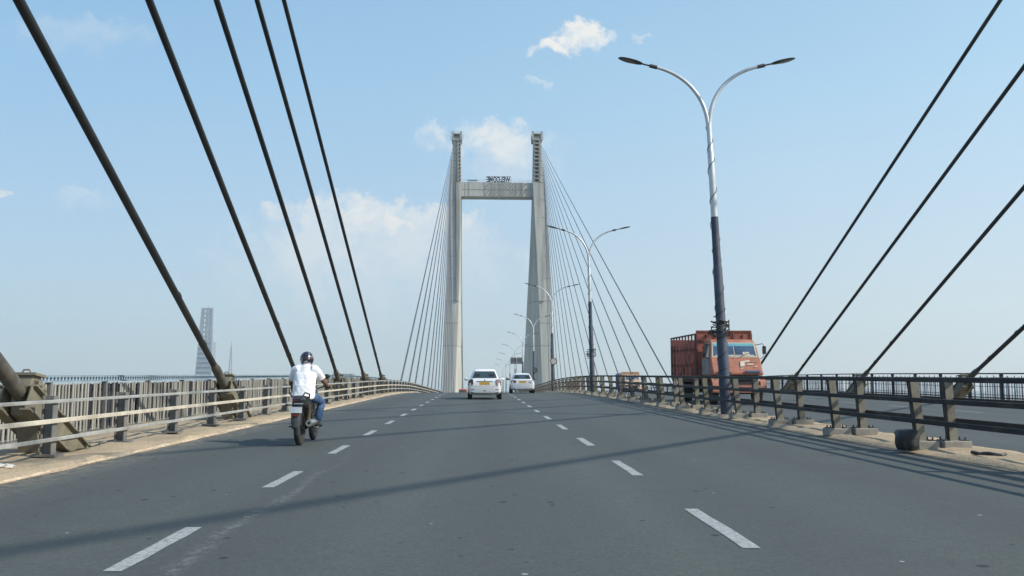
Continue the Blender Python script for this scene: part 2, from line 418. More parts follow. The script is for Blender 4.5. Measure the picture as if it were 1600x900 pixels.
ys_ = (214, 240, 262, 285, 340, 400, 470, 540, 612)
mb, ringsL = leg((ys_, (707.5,706.8,706,704,701.5,698.5,696,693.5,691)), (720,720,720.5,721,719.5,718,716.5,714,711), (720.6,720.8,721.2,721.8,721.6,721.6,722.2,723,724), 0)
joints(mb, ringsL, 15)
LL = mb.build('leg', [PC, PJ], pyl)
mb, ringsR = leg((ys_, (845.6,846.4,848,851,855,858.5,862,865.5,868.5)), (833,833,832.8,832.4,835.5,839,842,845,847.5), (832.4,832,831.6,831.2,829.5,827,823.5,820,816), 0)
joints(mb, ringsR, 15)
LR = mb.build('leg', [PC, PJ], pyl)
# raised rib down the front of each leg, and formwork joints
def rib(leg_o, x0s, x1s, yy2, d=.5):
    mb = MB(); rings = []
    for py, a, b in zip(yy2, x0s, x1s):
        A = at_y(a, py, PD-d); B = at_y(b, py, PD-d)
        rings.append([rel(pyl, q) for q in (A, B, Vector((B.x, PD+.05, A.z)), Vector((A.x, PD+.05, A.z)))])
    mb.loft(rings); return mb.build('rib', PC, leg_o)
rib(LL, (712.6,712.8,713,713.4), (720.9,719.4,717.9,716.4), (285,340,400,470))
rib(LR, (832.5,835.6,839.1,842.1), (842.5,845.5,848,851), (285,340,400,470))
# cable anchor pockets above the beam: ladders of dark recess frames, top platform
for leg_o, xin, xa, xb, xrail in ((LL, 717, 714.5, 719.6, 707), (LR, 837.5, 834.0, 844.5, 846)):
    for k in range(11):
        py = 218 + k*6.1
        A = at_p(xa, py); B = at_p(xb, py); w_ = B.x-A.x
        mb = MB(); z = A.z
        mb.box(rel(pyl, ((A.x+B.x)/2, PD-.25, z)), (w_, .6, .45))
        mb.box(rel(pyl, (A.x+.35 if leg_o is LL else B.x-.35, PD-.3, z-.75)), (.5, .7, 1.05))
        mb.build('anchor_bracket', CONC, leg_o)
        mb = MB(); mb.box(rel(pyl, ((A.x+B.x)/2+(.25 if leg_o is LL else -.2), PD-.06, z-.75)), (w_*.45, .2, .8)); mb.build('anchor_pocket', PDK, leg_o)
    mb = MB(); x0, x1 = (706.2, 721.2) if leg_o is LL else (831.6, 847.2)
    A = at_p(x0, 219); B = at_p(x1, 219); z0 = A.z
    mb.box(rel(pyl, ((A.x+B.x)/2, PD+2.5, z0)), (B.x-A.x, 6.4, .35)); mb.box(rel(pyl, ((A.x+B.x)/2, PD+2.5, z0+2.6)), (B.x-A.x, 6.4, .25))
    for x in (A.x+.25, B.x-.25):
        for y in (PD-.4, PD+5.4): mb.box(rel(pyl, (x, y, z0+1.7)), (.75, .75, 3.6))
    mb.build('top_platform', CONC, leg_o)
    mb = MB()
    for x in (A.x-.6, A.x+.2, B.x-.2, B.x+.6): mb.bar(rel(pyl, (x, PD-.6, z0)), rel(pyl, (x, PD-.6, z0+3.6)), .08, .08)
    for zz in (3.1, 3.6):
        mb.bar(rel(pyl, (A.x, PD-.7, z0+zz)), rel(pyl, (B.x, PD-.7, z0+zz)), .08, .08)
    for zz in (0, .6, 1.2):
        mb.bar(rel(pyl, (A.x-.6, PD-.5, z0+zz)), rel(pyl, (B.x+.6, PD-.5, z0+zz)), .1, .1)
    mb.build('railing', STEELG, leg_o)
# cross beam
A = at_y(718.5, 284.5, PD+.6); B = at_y(834.5, 284.5, PD+.6); zt = A.z; zb = at_y(770, 307.5, PD+.6).z
mb = MB(); mb.box(rel(pyl, ((A.x+B.x)/2, PD+3.4, (zt+zb)/2)), (B.x-A.x, 5.6, zt-zb))
zm = zb+(zt-zb)*.5
mb.box(rel(pyl, ((A.x+B.x)/2, PD+.6, zm)), (B.x-A.x, .14, .3), m=1)
for f in (.07,.12,.33,.53,.75): mb.box(rel(pyl, (A.x+(B.x-A.x)*f, PD+.6, (zt+zb)/2)), (.3, .13, zt-zb-.1), m=1)
mb.box(rel(pyl, ((A.x+B.x)/2, PD+.5, zb+.12)), (B.x-A.x, .3, .2), m=1)
# slanted dark bars, painted cable shadows across the beam's right three quarters
x0 = A.x+(B.x-A.x)*.335; x1 = A.x+(B.x-A.x)*.93; hh = (zt-zb)/2-.3
for zc in (zb+.2, zm+.1):
    x = x0
    while x < x1-hh*.75:
        mb.bar(rel(pyl, (x, PD+.58, zc)), rel(pyl, (x+hh*.75, PD+.58, zc+hh)), .16, .5, up=(0,1,0), m=2); x += 1.25
beam = mb.build('crossbeam', [PC, PJ, mat('beam_shadow_stripe', (.20,.19,.165), .85)], pyl)
mb = MB(); n = 17
for i in range(n):
    x = A.x+1+(B.x-A.x-2)*i/(n-1); mb.bar(rel(pyl, (x, PD+.9, zt)), rel(pyl, (x, PD+.9, zt+1.15)), .07, .07)
for z in (.6, 1.15): mb.bar(rel(pyl, (A.x+1, PD+.9, zt+z)), rel(pyl, (B.x-1, PD+.9, zt+z)), .06, .06)
mb.build('railing', STEELG, beam)
# maintenance cradle on the beam
mb = MB(); c = at_y(738.5, 281, PD+2)
mb.box((0,0,.55), (3.6,1.4,.18)); mb.box((0,0,1.35), (4.2,1.6,.16))
for x in (-1.7,1.7):
    for y in (-.6,.6): mb.bar((x,y,.0), (x,y,1.3), .1, .1)
tr = mb.build('maintenance_trolley', STEELG); tr.location = (c.x, PD+3, zt); tag(tr, 'small grey maintenance trolley on the crossbeam left of the welcome sign', 'trolley')
# sign seen from the back: letters face the far side
c0 = at_y(759.5, 284, PD+1.3); c1 = at_y(798.5, 276, PD+1.3)
sg = thing('welcome_sign', 'row of big welcome letters seen mirrored from behind on the pylon crossbeam', 'sign', ((c0.x+c1.x)/2, PD+1.3, zt))
wd = c1.x-c0.x; ht = 2.6
fc = bpy.data.curves.new('lettering', 'FONT'); fc.body = 'WELCOME'; fc.size = 2.7; fc.extrude = .12; fc.align_x = 'CENTER'; fc.offset = .1
fo = bpy.data.objects.new('tmp', fc); C.objects.link(fo)
bpy.context.view_layer.update()
me = bpy.data.meshes.new_from_object(fo.evaluated_get(bpy.context.evaluated_depsgraph_get()))
bpy.data.objects.remove(fo)
me.name = 'lettering'
me.transform(Matrix.Rotation(R(180), 4, 'Z') @ Matrix.Rotation(R(90), 4, 'X'))
xs = [v.co.x for v in me.vertices]; zs = [v.co.z for v in me.vertices]
k = wd*.94/(max(xs)-min(xs)); kz = ht*.88/(max(zs)-min(zs))
for v in me.vertices: v.co.x = (v.co.x-(max(xs)+min(xs))/2)*k; v.co.z = (v.co.z-min(zs))*kz+.25
SIGNM = mat('sign_dark', (.03,.026,.034), .7); me.materials.clear(); me.materials.append(SIGNM)
lo = bpy.data.objects.new('lettering', me); C.objects.link(lo); lo.parent = sg
mb = MB()
for z in (.1, 1.2, 2.45): mb.bar((-wd/2,-.2,z), (wd/2,-.2,z), .07, .07)
for i in range(9): x = -wd/2+wd*i/8; mb.bar((x,.25,0), (x,.25,2.75), .1, .1)
for z in (.25,1.4,2.7): mb.bar((-wd/2,.25,z), (wd/2,.25,z), .1, .14)
for i in range(5): x = -wd/2+wd*i/4; mb.bar((x,-.25,2.0), (x,-1.2,0.05), .08, .08)
mb.build('frame', mat('sign_steel', (.2,.2,.21), .6), sg)

# ------------------------------------------------------------------ stay cables
CABM = mat('cable_sheath', (.016,.017,.018), .6, var=.35, scale=1.5, dirt=(.05,.047,.04), dirt_amt=.6)
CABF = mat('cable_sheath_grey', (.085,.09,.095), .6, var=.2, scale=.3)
SLEEVE = mat('sleeve_paint', (.06,.057,.048), .7, var=.25, scale=5, dirt=(.2,.18,.14), dirt_amt=.5)
ORD = ['nearest', 'second', 'third', 'fourth', 'fifth', 'sixth', 'seventh', 'eighth', 'ninth', 'tenth', 'eleventh', 'twelfth', 'thirteenth', 'fourteenth', 'fifteenth', 'sixteenth', 'seventeenth', 'eighteenth']
def cable(a, b, rad, label, group, mt, sleeve=0):
    a = Vector(a); b = Vector(b); d = (b-a); Ln = d.length
    root = thing('stay_cable', label, 'cable', a, group)
    mb = MB(); n = 28
    pts = [d*(i/n) - Vector((0,0,1))*(.0010*Ln*4*(i/n)*(1-i/n)) for i in range(n+1)]
    mb.tube(pts, rad, 12, 0); mb.build('strand_bundle', mt, root, smooth=60)
    if sleeve:
        u = d.normalized(); mb = MB()
        mb.tube([u*-.2, u*sleeve, u*(sleeve+.05), u*(sleeve+.25)], [rad*1.45, rad*1.45, rad*1.2, rad*1.02], 14); mb.build('sleeve', SLEEVE, root, smooth=40)
        for k in range(2):
            mb = MB(); q = u*(sleeve+1.2+k*2.2); mb.tube([q, q+u*.12], rad*1.12, 12); mb.build('band', CABM, root, smooth=40)
    return root
CLX, CRX = -6.7, 21.3
NEAR_L = [((33,616),None), ((350,600),(32,0)), ((460,577),(235,0)), ((527,588),(340,0)), ((569,590),(403,0)), ((596,590),(445,0))]
near_feet = []
AH = .95
lab6 = ['thick dark cable cut by the left frame edge, entering the big anchor bracket', 'thick dark cable on the left running to its foot below the distant high-rise', 'dark cable ending just behind the motorcyclist on the left', 'third dark cable left of the pylon fan, ending right of the motorcyclist', 'second dark cable from the thin left fan, leaning left', 'thinnest of the near left cables, next to the thin fan of the pylon']
for i, (p, q) in enumerate(NEAR_L):
    A = at_x(p[0], p[1], CLX)
    if q: B = at_x(q[0], q[1], CLX); dr = (B-A)
    else: dr = Vector((CLX, -110, 77.5))-A
    dr = dr/(-dr.y)
    # foot where it reaches AH above the deck
    t = (AH + rz(A.y) - A.z)/dr.z; foot = A + dr*t
    if q is None: foot = A
    top = foot + dr*(foot.y+110)
    near_feet.append((foot, dr)); cable(foot, top, .078, lab6[i], 'near stay cables on the left', CABM, 1.0)
NEAR_R = [((1515,590),(1600,510)), ((1350,587),(1600,290)), ((1245,585),(1600,100)), ((1188,570),(1560,0))]
labr = ['short visible dark cable low at the right frame edge', 'dark cable rising right from behind the median rail, second from the right edge', 'long dark cable rising right, between the truck side cable and the frame edge pair', 'dark cable starting beside the truck mirror and rising to the top right']
near_feet_r = []
for i, (p, q) in enumerate(NEAR_R):
    A = at_x(p[0], p[1], CRX); B = at_x(q[0], q[1], CRX); dr = (B-A); dr = dr/(-dr.y)
    t = (AH + rz(A.y) - A.z)/dr.z; foot = A + dr*t; top = foot + dr*(foot.y+110)
    near_feet_r.append((foot, dr)); cable(foot, top, .085, labr[i], 'near stay cables on the right', CABM, 1.0)
# fans of the far pylon
FL = [626,639,649,660,669,675,680.5,685.5,690,694,697.5,700.5,703,705.5,708]
for i, x in enumerate(FL):
    d0 = 76+9.65*i
    A = at_y(x, 598, CLX*F/(x-749) if x < 745 else d0)
    T = at_y(707.0-.25*i, 232+5.6*i, PD+1)
    dr = (A-T).normalized(); t = 0; P = A.copy()
    while P.z > rz(P.y)+.3 and t < 80: t += .5; P = A + dr*t
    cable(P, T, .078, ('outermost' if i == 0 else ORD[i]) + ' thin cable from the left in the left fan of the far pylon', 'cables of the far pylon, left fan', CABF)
FR = [1042,1013,988,967,949.5,934,921,910,900,892,884,877,871.5,866.5,862,858]
for i, x in enumerate(FR):
    A = at_y(x, 587, CRX*F/(x-749))
    T = at_y(846.5+.3*i, 229+5.4*i, PD+1)
    dr = (A-T).normalized(); t = 0; P = A.copy()
    while P.z > rz(P.y)+.3 and t < 80: t += .5; P = A + dr*t
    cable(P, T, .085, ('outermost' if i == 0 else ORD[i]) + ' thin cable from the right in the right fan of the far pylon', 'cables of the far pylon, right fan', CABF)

# ------------------------------------------------------------------ anchors at the near feet
ANCM = mat('anchor_paint', (.19,.172,.122), .8, var=.3, scale=3, dirt=(.10,.085,.065), dirt_amt=.6, bump=.1)
ANCD = mat('anchor_dark', (.06,.06,.06), .8)
def make_anchor(tan, label, group):
    th = math.atan(tan); u = Vector((0, math.cos(th), -math.sin(th))); nrm = Vector((0, math.sin(th), math.cos(th)))
    r = thing('cable_anchor', label, 'anchor bracket', (0,0,0), group)
    Lp = AH/math.sin(th)
    for sx in (-.2, .2):
        mb = MB()
        a = Vector((sx,0,0)) - u*.15 ; b = u*(Lp+.1) + Vector((sx,0,0))
        mb.bar(a-nrm*.12, b-nrm*.12, .03, .36, up=nrm)
        mb.bar(a+nrm*.07, b+nrm*.07, .16, .03, up=nrm)
        mb.bar(a-nrm*.31, b-nrm*.31, .16, .03, up=nrm)
        mb.build('inclined_girder', ANCM, r, bevel=.006)
    # housing: trapezoid block with ribs
    mb = MB()
    prof = [(.0,-.30),(.40,-.48),(.64,-.22),(.44,.12),(.2,.30),(.05,.30),(-.03,.1)]
    mb.prism(prof, -.14, .14)
    mb.build('housing', ANCM, r, bevel=.015)
    mb = MB()
    for k in range(4): mb.prism([(.08+k*.12,.20-k*.07),(.105+k*.12,.20-k*.07),(.16+k*.12,-.36),(.135+k*.12,-.36)], .142, .2)
    mb.prism([(.0,.28),(.34,.24),(.34,.28),(.0,.32)], -.19, .19)
    mb.build('housing_rib', ANCM, r)
    mb = MB(); mb.tube([(-.07,.12,.30),(-.04,.12,.36),(.04,.12,.36),(.07,.12,.30)], .014, 8); mb.build('lifting_eye', ANCM, r)
    mb = MB(); mb.box((0, Lp*math.cos(th)-.1, -AH+.04), (.9, .7, .06)); 
    for sx in (-.36,.36):
        for y in (-.35,.15): mb.tube([(sx, Lp*math.cos(th)+y, -AH+.07),(sx, Lp*math.cos(th)+y, -AH+.13)], .025, 6)
    mb.build('base_plate', ANCM, r)
    mb = MB(); mb.bar((0,.2,-.35),(0,.35,-AH+.05), .3, .05, up=(0,1,0)); mb.build('strut', ANCM, r)
    return r
an0 = make_anchor(.52, '', 'steel anchor brackets at the cable feet')
anl = ['large olive steel anchor bracket at the left frame edge', 'olive anchor bracket at the foot of the cable below the high-rise', 'olive anchor bracket hidden partly behind the motorcyclist', 'olive anchor bracket just right of the motorcyclist', 'small anchor bracket second from the thin left fan', 'small anchor bracket next to the thin left fan']
anr = ['pale topped anchor bracket behind the right rail at the frame edge', 'anchor bracket behind the median rail, second from the right edge', 'anchor bracket at the foot of the middle right cable', 'anchor bracket right of the truck, behind the rail']
for i, (f, dr) in enumerate(near_feet + near_feet_r):
    o = an0 if i == 0 else dup(an0)
    o.location = f; o['label'] = (anl+anr)[i]
# ------------------------------------------------------------------ left guard rail
RAILG = mat('rail_galvanised', (.42,.42,.39), .5, metal=.25, var=.2, scale=4, dirt=(.24,.19,.13), dirt_amt=.5)
POSTG = mat('post_paint_grey', (.15,.15,.14), .75, var=.25, scale=4, dirt=(.3,.25,.18), dirt_amt=.4)
GRX = -6.2
gl = thing('guard_rail', 'low guard rail with three pale rails on dark posts along the left road edge', 'guard rail', (GRX, 0, 0))
for z, hgt in ((.86,.05),(.58,.065),(.32,.055)):
    mb = MB(); mb.run(-4, 205, 2.63, rect(.085,.125, z-hgt/2, z+hgt/2), rz); mb.build('rail', mat('rail_cream', (.55,.50,.40), .65, var=.15, scale=4, dirt=(.25,.2,.14), dirt_amt=.5) if z == .58 else RAILG, gl, bevel=.008)
for k in range(-6, 73):
    y = 13.3+2.63*k; z = rz(y)
    mb = MB()
    mb.box((.075, y, z+.47), (.014, .15, .94)); mb.box((-.075, y, z+.47), (.014, .15, .94)); mb.box((0, y, z+.47), (.136, .014, .94))
    if y < 70:
        mb.box((0, y, z+.09), (.34, .3, .03))
        mb.hexa([(-.26,y-.012,z+.1),(-.08,y-.012,z+.1),(-.08,y+.012,z+.1),(-.26,y+.012,z+.1),(-.1,y-.012,z+.12),(-.083,y-.012,z+.45),(-.083,y+.012,z+.45),(-.1,y+.012,z+.12)])
    mb.build('post', POSTG, gl)
# ------------------------------------------------------------------ left slatted fence
CREAM = mat('slat_cream', (.32,.31,.272), .8, var=.25, scale=3, dirt=(.17,.15,.12), dirt_amt=.7, stretch=(1,1,.4))
BLUES = mat('slat_blue', (.022,.027,.038), .8, var=.3, scale=3, dirt=(.13,.12,.11), dirt_amt=.4)
BLUER = mat('rail_blue', (.22,.30,.36), .6, var=.2, scale=3, dirt=(.15,.15,.14), dirt_amt=.5)
FX = -8.4; PAN = 2.63
fl = thing('fence', 'tall weathered fence of cream and dark vertical slats behind the left guard rail', 'fence', (FX, 0, 0))
rnd = random.Random(3)
def slat_panel(parent, y0, top, mats, openness, back, thick=.018, wide=.066, step=.15, spare=False):
    mb = MB(); y = y0+.06
    while y < y0+PAN-.05:
        z = rz(y); t = top-.02+rnd.uniform(-.012,.012); a = rnd.uniform(-.004,.004)
        q = rnd.random(); m = 1 if q < .10 else 0
        if q > openness:
            s_ = wide/2*rnd.uniform(.82,1.12); d = rnd.uniform(-.02,.02)
            mb.hexa([(d-thick/2, y-s_, z+.05), (d+thick/2, y-s_, z+.05), (d+thick/2, y+s_, z+.05), (d-thick/2, y+s_, z+.05),
                     (d-thick/2, y-s_+a, z+t), (d+thick/2, y-s_+a, z+t), (d+thick/2, y+s_+a, z+t), (d-thick/2, y+s_+a, z+t)], m)
        if back: mb.box((-.075-.02*(m), y+step/2, z+(t+.05)/2), (.02, step+.002, t-.10), m=1)
        y += step
    for zz in (.22, top-.14): mb.bar((-.06, y0+.03, rz(y0)+zz), (-.06, y0+PAN-.03, rz(y0+PAN)+zz), .05, .05, m=1)
    return mb.build('slat_panel', mats, parent)
y = 2.2; k = 0
while k < 76:
    slat_panel(fl, y, 1.08, [CREAM, BLUES], -1, True)
    mb = MB(); mb.box((-.03, y, rz(y)+.56), (.11, .09, 1.12)); mb.build('post', POSTG, fl)
    y += PAN; k += 1
yend = y
mb = MB(); mb.run(2, yend, PAN, rect(-.06,.05,1.19,1.23), rz); mb.run(2, yend, PAN, rect(-.05,.04,1.09,1.12), rz)
yy_ = 2.1
while yy_ < 75: mb.box((-.005, yy_, rz(yy_)+1.155), (.03, .03, .075)); yy_ += .15
mb.build('top_rail', BLUER, fl)
# ------------------------------------------------------------------ right fence beyond the oncoming road
DKM = mat('fence_dark', (.03,.034,.042), .7, var=.3, scale=3)
PALE = mat('slat_pale', (.66,.68,.70), .75, var=.2, scale=4, dirt=(.16,.15,.14), dirt_amt=.5)
FX2 = 23.2
fr = thing('fence', 'dark framed fence with pale slats beyond the oncoming road on the right', 'fence', (FX2, 0, 0))
y = 26.0; k = 0
while k < 60:
    slat_panel(fr, y, 1.16, [PALE, DKM], .10, False, wide=.11, step=.19)
    mb = MB(); mb.box((-.05, y, rz(y)+.65), (.12, .12, 1.32)); mb.build('post', DKM, fr)
    if k < 34:
        mb = MB(); z = rz(y+PAN/2)
        for zz in (.35,.72,1.08): mb.bar((-.09, y+.06, rz(y)+zz), (-.09, y+PAN-.06, rz(y+PAN)+zz), .02, .022)
        for j in range(1, 5): mb.box((-.09, y+PAN*j/5, z+.66), (.022, .026, 1.1))
        mb.build('mesh_grille', DKM, fr)
    y += PAN; k += 1
mb = MB(); mb.run(26, y, PAN, rect(-.1,.05,1.27,1.33), rz); mb.build('top_rail', DKM, fr)
# ------------------------------------------------------------------ twin median guard rails
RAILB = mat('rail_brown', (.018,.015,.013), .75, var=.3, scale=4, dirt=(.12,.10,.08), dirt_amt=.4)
POSTO = mat('post_olive', (.235,.215,.165), .75, var=.2, scale=4, dirt=(.12,.10,.08), dirt_amt=.5)
PEDC = mat('pedestal_concrete', (.30,.28,.24), .9, var=.2, scale=4, dirt=(.14,.12,.10), dirt_amt=.5, bump=.3)
BOLT = mat('bolt_steel', (.05,.045,.04), .6)
def median_rail(X, side, lean, label, ph):
    g = thing('guard_rail', label, 'guard rail', (X, 0, 0), 'twin median guard rails')
    for zz, hgt in ((1.17,.075),(.84,.075),(.50,.075)):
        xo = side*.10 + lean*(zz-.6)
        mb = MB(); mb.run(-4, 200, 3.45, rect(xo-.035, xo+.035, zz-hgt/2, zz+hgt/2), rz); mb.build('rail', RAILB, g, bevel=.012)
    for k in range(-3, 54):
        y = 14.6 + 3.45*k + ph; z = rz(y)
        mb = MB(); w = .085; xl = lambda q: lean*(q-.6)
        # channel post: wide plate across the road, flanges along it
        def plate(x0, x1, y0, y1, z0=.17, z1=1.15, m=0):
            mb.hexa([(xl(z0)+x0, y0, z+z0),(xl(z0)+x1, y0, z+z0),(xl(z0)+x1, y1, z+z0),(xl(z0)+x0, y1, z+z0),
                     (xl(z1)+x0, y0, z+z1),(xl(z1)+x1, y0, z+z1),(xl(z1)+x1, y1, z+z1),(xl(z1)+x0, y1, z+z1)], m)
        plate(-.095, .075, -.006+y, .006+y); plate(-.097, -.085, y-.06, y-.006, m=1); plate(.063, .075, y+.006, y+.06); plate(-.095, -.083, y+.006, y+.06, m=1)  # left flanges dark brown, plates olive: shaded and sunlit sides put into colour
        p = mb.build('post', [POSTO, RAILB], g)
        mb = MB()
        if y < 95:
            mb.box((-lean*.2, y, z+.10), (.46, .34, .15))
        if mb.v: pd = mb.build('pedestal', PEDC, g, bevel=.015)
        if y < 62 and k >= -1:
            mb = MB()
            for bx in (-.16, .16):
                for by in (-.09, .09): mb.tube([(bx-lean*.2, y+by, z+.17), (bx-lean*.2, y+by, z+.235)], .015, 6)
                mb.box((bx-lean*.2, y, z+.182), (.09, .26, .02))
            mb.build('anchor_bolt', BOLT, pd)
    return g
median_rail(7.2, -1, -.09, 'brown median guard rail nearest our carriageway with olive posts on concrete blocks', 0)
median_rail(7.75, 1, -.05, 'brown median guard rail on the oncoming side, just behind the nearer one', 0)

# ------------------------------------------------------------------ street lamps
WHT = mat('lamp_white', (.62,.63,.62), .4, metal=.25, var=.12, scale=3, dirt=(.3,.28,.25), dirt_amt=.4)
NAVY = mat('lamp_navy', (.042,.055,.085), .6, var=.3, scale=2, dirt=(.13,.14,.135), dirt_amt=.6)
LDK = mat('lamp_dark', (.05,.048,.042), .5)
LENS = mat('lamp_lens', (.16,.15,.11), .3)
WIRE = mat('wire_black', (.03,.03,.03), .6)
def make_lamp():
    r = thing('street_lamp', '', 'street lamp', (0,0,0), 'double-armed street lamps along the median')
    mb = MB(); mb.tube([(0,0,0),(0,0,2.2),(0,0,2.25),(0,0,4.5),(0,0,4.55),(0,0,6.1)], [.17,.165,.15,.14,.125,.115], 16); mb.build('lower_pole', NAVY, r, smooth=40)
    mb = MB(); mb.box((0,0,.02), (.5,.5,.04)); mb.build('base_plate', NAVY, r)
    mb = MB(); mb.tube([(0,0,6.08),(0,0,7.3),(0,0,8.2),(0,0,8.25),(0,0,9.1)], [.108,.102,.098,.082,.08], 14); mb.build('upper_pole', WHT, r, smooth=40)
    for s, (ex, ez) in ((-1, (1.66, 10.98)), (1, (1.78, 10.92))):
        P = [Vector((s*.02,0,8.95)), Vector((s*.03,0,9.95)), Vector((s*.62,0,10.72)), Vector((s*ex,0,ez))]
        pts = []
        for i in range(21):
            t = i/20; a = (1-t)
            pts.append(P[0]*a**3 + P[1]*3*a*a*t + P[2]*3*a*t*t + P[3]*t**3)
        mb = MB(); mb.tube(pts, [.068-.02*i/20 for i in range(21)], 12); arm = mb.build('arm', WHT, r, smooth=60)
        d = (pts[-1]-pts[-2]).normalized(); e = pts[-1]
        mb = MB(); mb.tube([e-d*.12, e+d*.12], .062, 10); mb.tube([e+d*.1, e+d*.36], .028, 8); mb.build('collar', LDK, arm, smooth=40)
        tilt = math.atan2(d.z, abs(d.x))
        hd = e + d*.74
        rot = Matrix.Rotation(-s*tilt, 3, 'Y')
        mb = MB(); rings = []
        for i in range(13):
            t = -1+2*i/12; wq = max(.02, (1-abs(t)**2.4)**.5)
            rings.append([hd + rot @ Vector((s*t*.42, math.cos(a)*.17*wq, (math.sin(a)*(.055 if math.sin(a) > 0 else .03))*wq)) for a in [2*math.pi*j/16 for j in range(16)]])
        mb.loft(rings); head = mb.build('lamp_head', LDK, r, smooth=60)
        mb = MB(); n = 16
        ring = [hd + rot @ Vector((s*(.06+.24*math.cos(a)), .12*math.sin(a), -.034)) for a in [2*math.pi*j/n for j in range(n)]]
        mb.loft([ring, [q+Vector((0,0,.02)) for q in ring]]); mb.build('lens', LENS, head)
    # wires wound round the pole
    for a0, z0, z1, turns, mt in ((0, 6.3, 9.0, 3.4, WIRE), (2.0, 2.4, 6.0, 4.2, mat('wire_grey', (.16,.17,.18), .6)), (1.1, 1.2, 3.4, 5, WIRE)):
        pts = []
        for i in range(70):
            t = i/69; z = z0+(z1-z0)*t; rr = (.166 if z < 2.25 else .15 if z < 4.5 else .127 if z < 6.1 else .107 if z < 8.2 else .086)+.008
            a = a0 + turns*2*math.pi*(t+.04*math.sin(9*t))
            pts.append((rr*math.cos(a), rr*math.sin(a), z))
        mb = MB(); mb.tube(pts, .011, 5); mb.build('wire', mt, r, smooth=60)
    return r
lamp0 = make_lamp()
LY = [27.2 + 32.2*k for k in range(9)]
leanr = [-2.0, -1.2, -.6, -.3, .2, -.3, .1, 0, 0]
ll = ['tallest street lamp, its navy pole wound with wires in front of the orange truck',
      'double-armed street lamp between the orange truck and the right pylon leg', 'double-armed street lamp with the pale round sign on its pole',
      'double-armed street lamp with the small dark round sign, in front of the right pylon leg', 'double-armed street lamp seen above the right-hand white car',
      'sixth double-armed street lamp along the median, just left of the dark pylon face', 'seventh double-armed street lamp along the median, small against the sky',
      'eighth double-armed street lamp along the median, tiny', 'farthest tiny double-armed street lamp over the road crest']
for i, y in enumerate(LY):
    o = lamp0 if i == 0 else dup(lamp0)
    o.location = on_road(7.5, y, .03); o.rotation_euler = (0, R(leanr[i]), 0); o['label'] = ll[i]
# bracket with tangled wire on the first two poles: own things, clamped to the pole
def clutter(i, label):
    L0 = LY[i]; z = 2.62 if i == 0 else 2.7
    r = thing('wire_bracket', label, 'bracket', on_road(7.5 - .045*3*(1 if i == 0 else .5), L0, z), 'wire brackets clamped to lamp poles')
    mb = MB()
    for zz in (-.2,.22): mb.lathe([(.165,-.03),(.19,-.03),(.19,.03),(.165,.03)], (0,0,zz), 'z', 16)
    for s in (-1,1):
        for zz in (-.2,.22): mb.bar((s*.18,0,zz), (s*.28,-.05,zz+.03), .04, .04)
        mb.bar((s*.27,-.05,-.22), (s*.27,-.05,.2+.1*s), .03, .03)
    mb.build('frame', LDK, r)
    rr = random.Random(5+i)
    for q in range(9):
        pts = []; a0 = rr.uniform(0, 6.28); z0 = rr.uniform(-.3,.3); z1 = z0+rr.uniform(-.35,.2); rad = rr.uniform(.17,.3)
        for k in range(15):
            t = k/14; a = a0+rr.uniform(3.5,4.5)*t; sag = -.12*math.sin(math.pi*t)
            pts.append((rad*(1+.3*math.sin(3*a))*math.cos(a), rad*math.sin(a), z0+(z1-z0)*t+sag))
        mb = MB(); mb.tube(pts, .014, 5); mb.build('wire', WIRE, r, smooth=60)
clutter(0, 'rusty bracket with tangled black wire on the nearest lamp pole, beside the truck cab')
clutter(1, 'bracket with tangled wire low on the second lamp pole')
# ------------------------------------------------------------------ vehicle helpers
TYRE = mat('tyre_rubber', (.028,.028,.028), .85, var=.25, scale=8, dirt=(.10,.09,.075), dirt_amt=.35)
RIMM = mat('wheel_rim', (.32,.33,.34), .35, metal=.8)
BLK = mat('black_plastic', (.02,.02,.022), .55)
CHROME = mat('chrome', (.6,.6,.6), .2, metal=1, var=.05)
GLASS = mat('car_glass', (.035,.055,.06), .06, var=.1, spec=.8)
WHITEP = mat('white_car_paint', (.80,.79,.76), .32, var=.03, scale=2, dirt=(.5,.46,.4), dirt_amt=.25, coat=.6)
SILVP = mat('offwhite_car_paint', (.74,.73,.73), .3, var=.03, scale=2, dirt=(.45,.42,.4), dirt_amt=.3, coat=.6)
YPL = mat('yellow_plate', (.62,.36,.03), .5, var=.12, scale=20)
WPL = mat('white_plate', (.66,.66,.64), .5, var=.12, scale=25, dirt=(.2,.2,.2), dirt_amt=.4)
REDL = mat('red_lens', (.16,.012,.012), .18, var=.1, coat=.5)
CLRL = mat('clear_lens', (.55,.45,.44), .15, var=.15, coat=.5)
AMBER = mat('amber_lens', (.5,.17,.02), .2, coat=.5)
INTER = mat('car_interior', (.03,.03,.032), .8)
SEATF = mat('seat_fabric', (.10,.10,.105), .9)
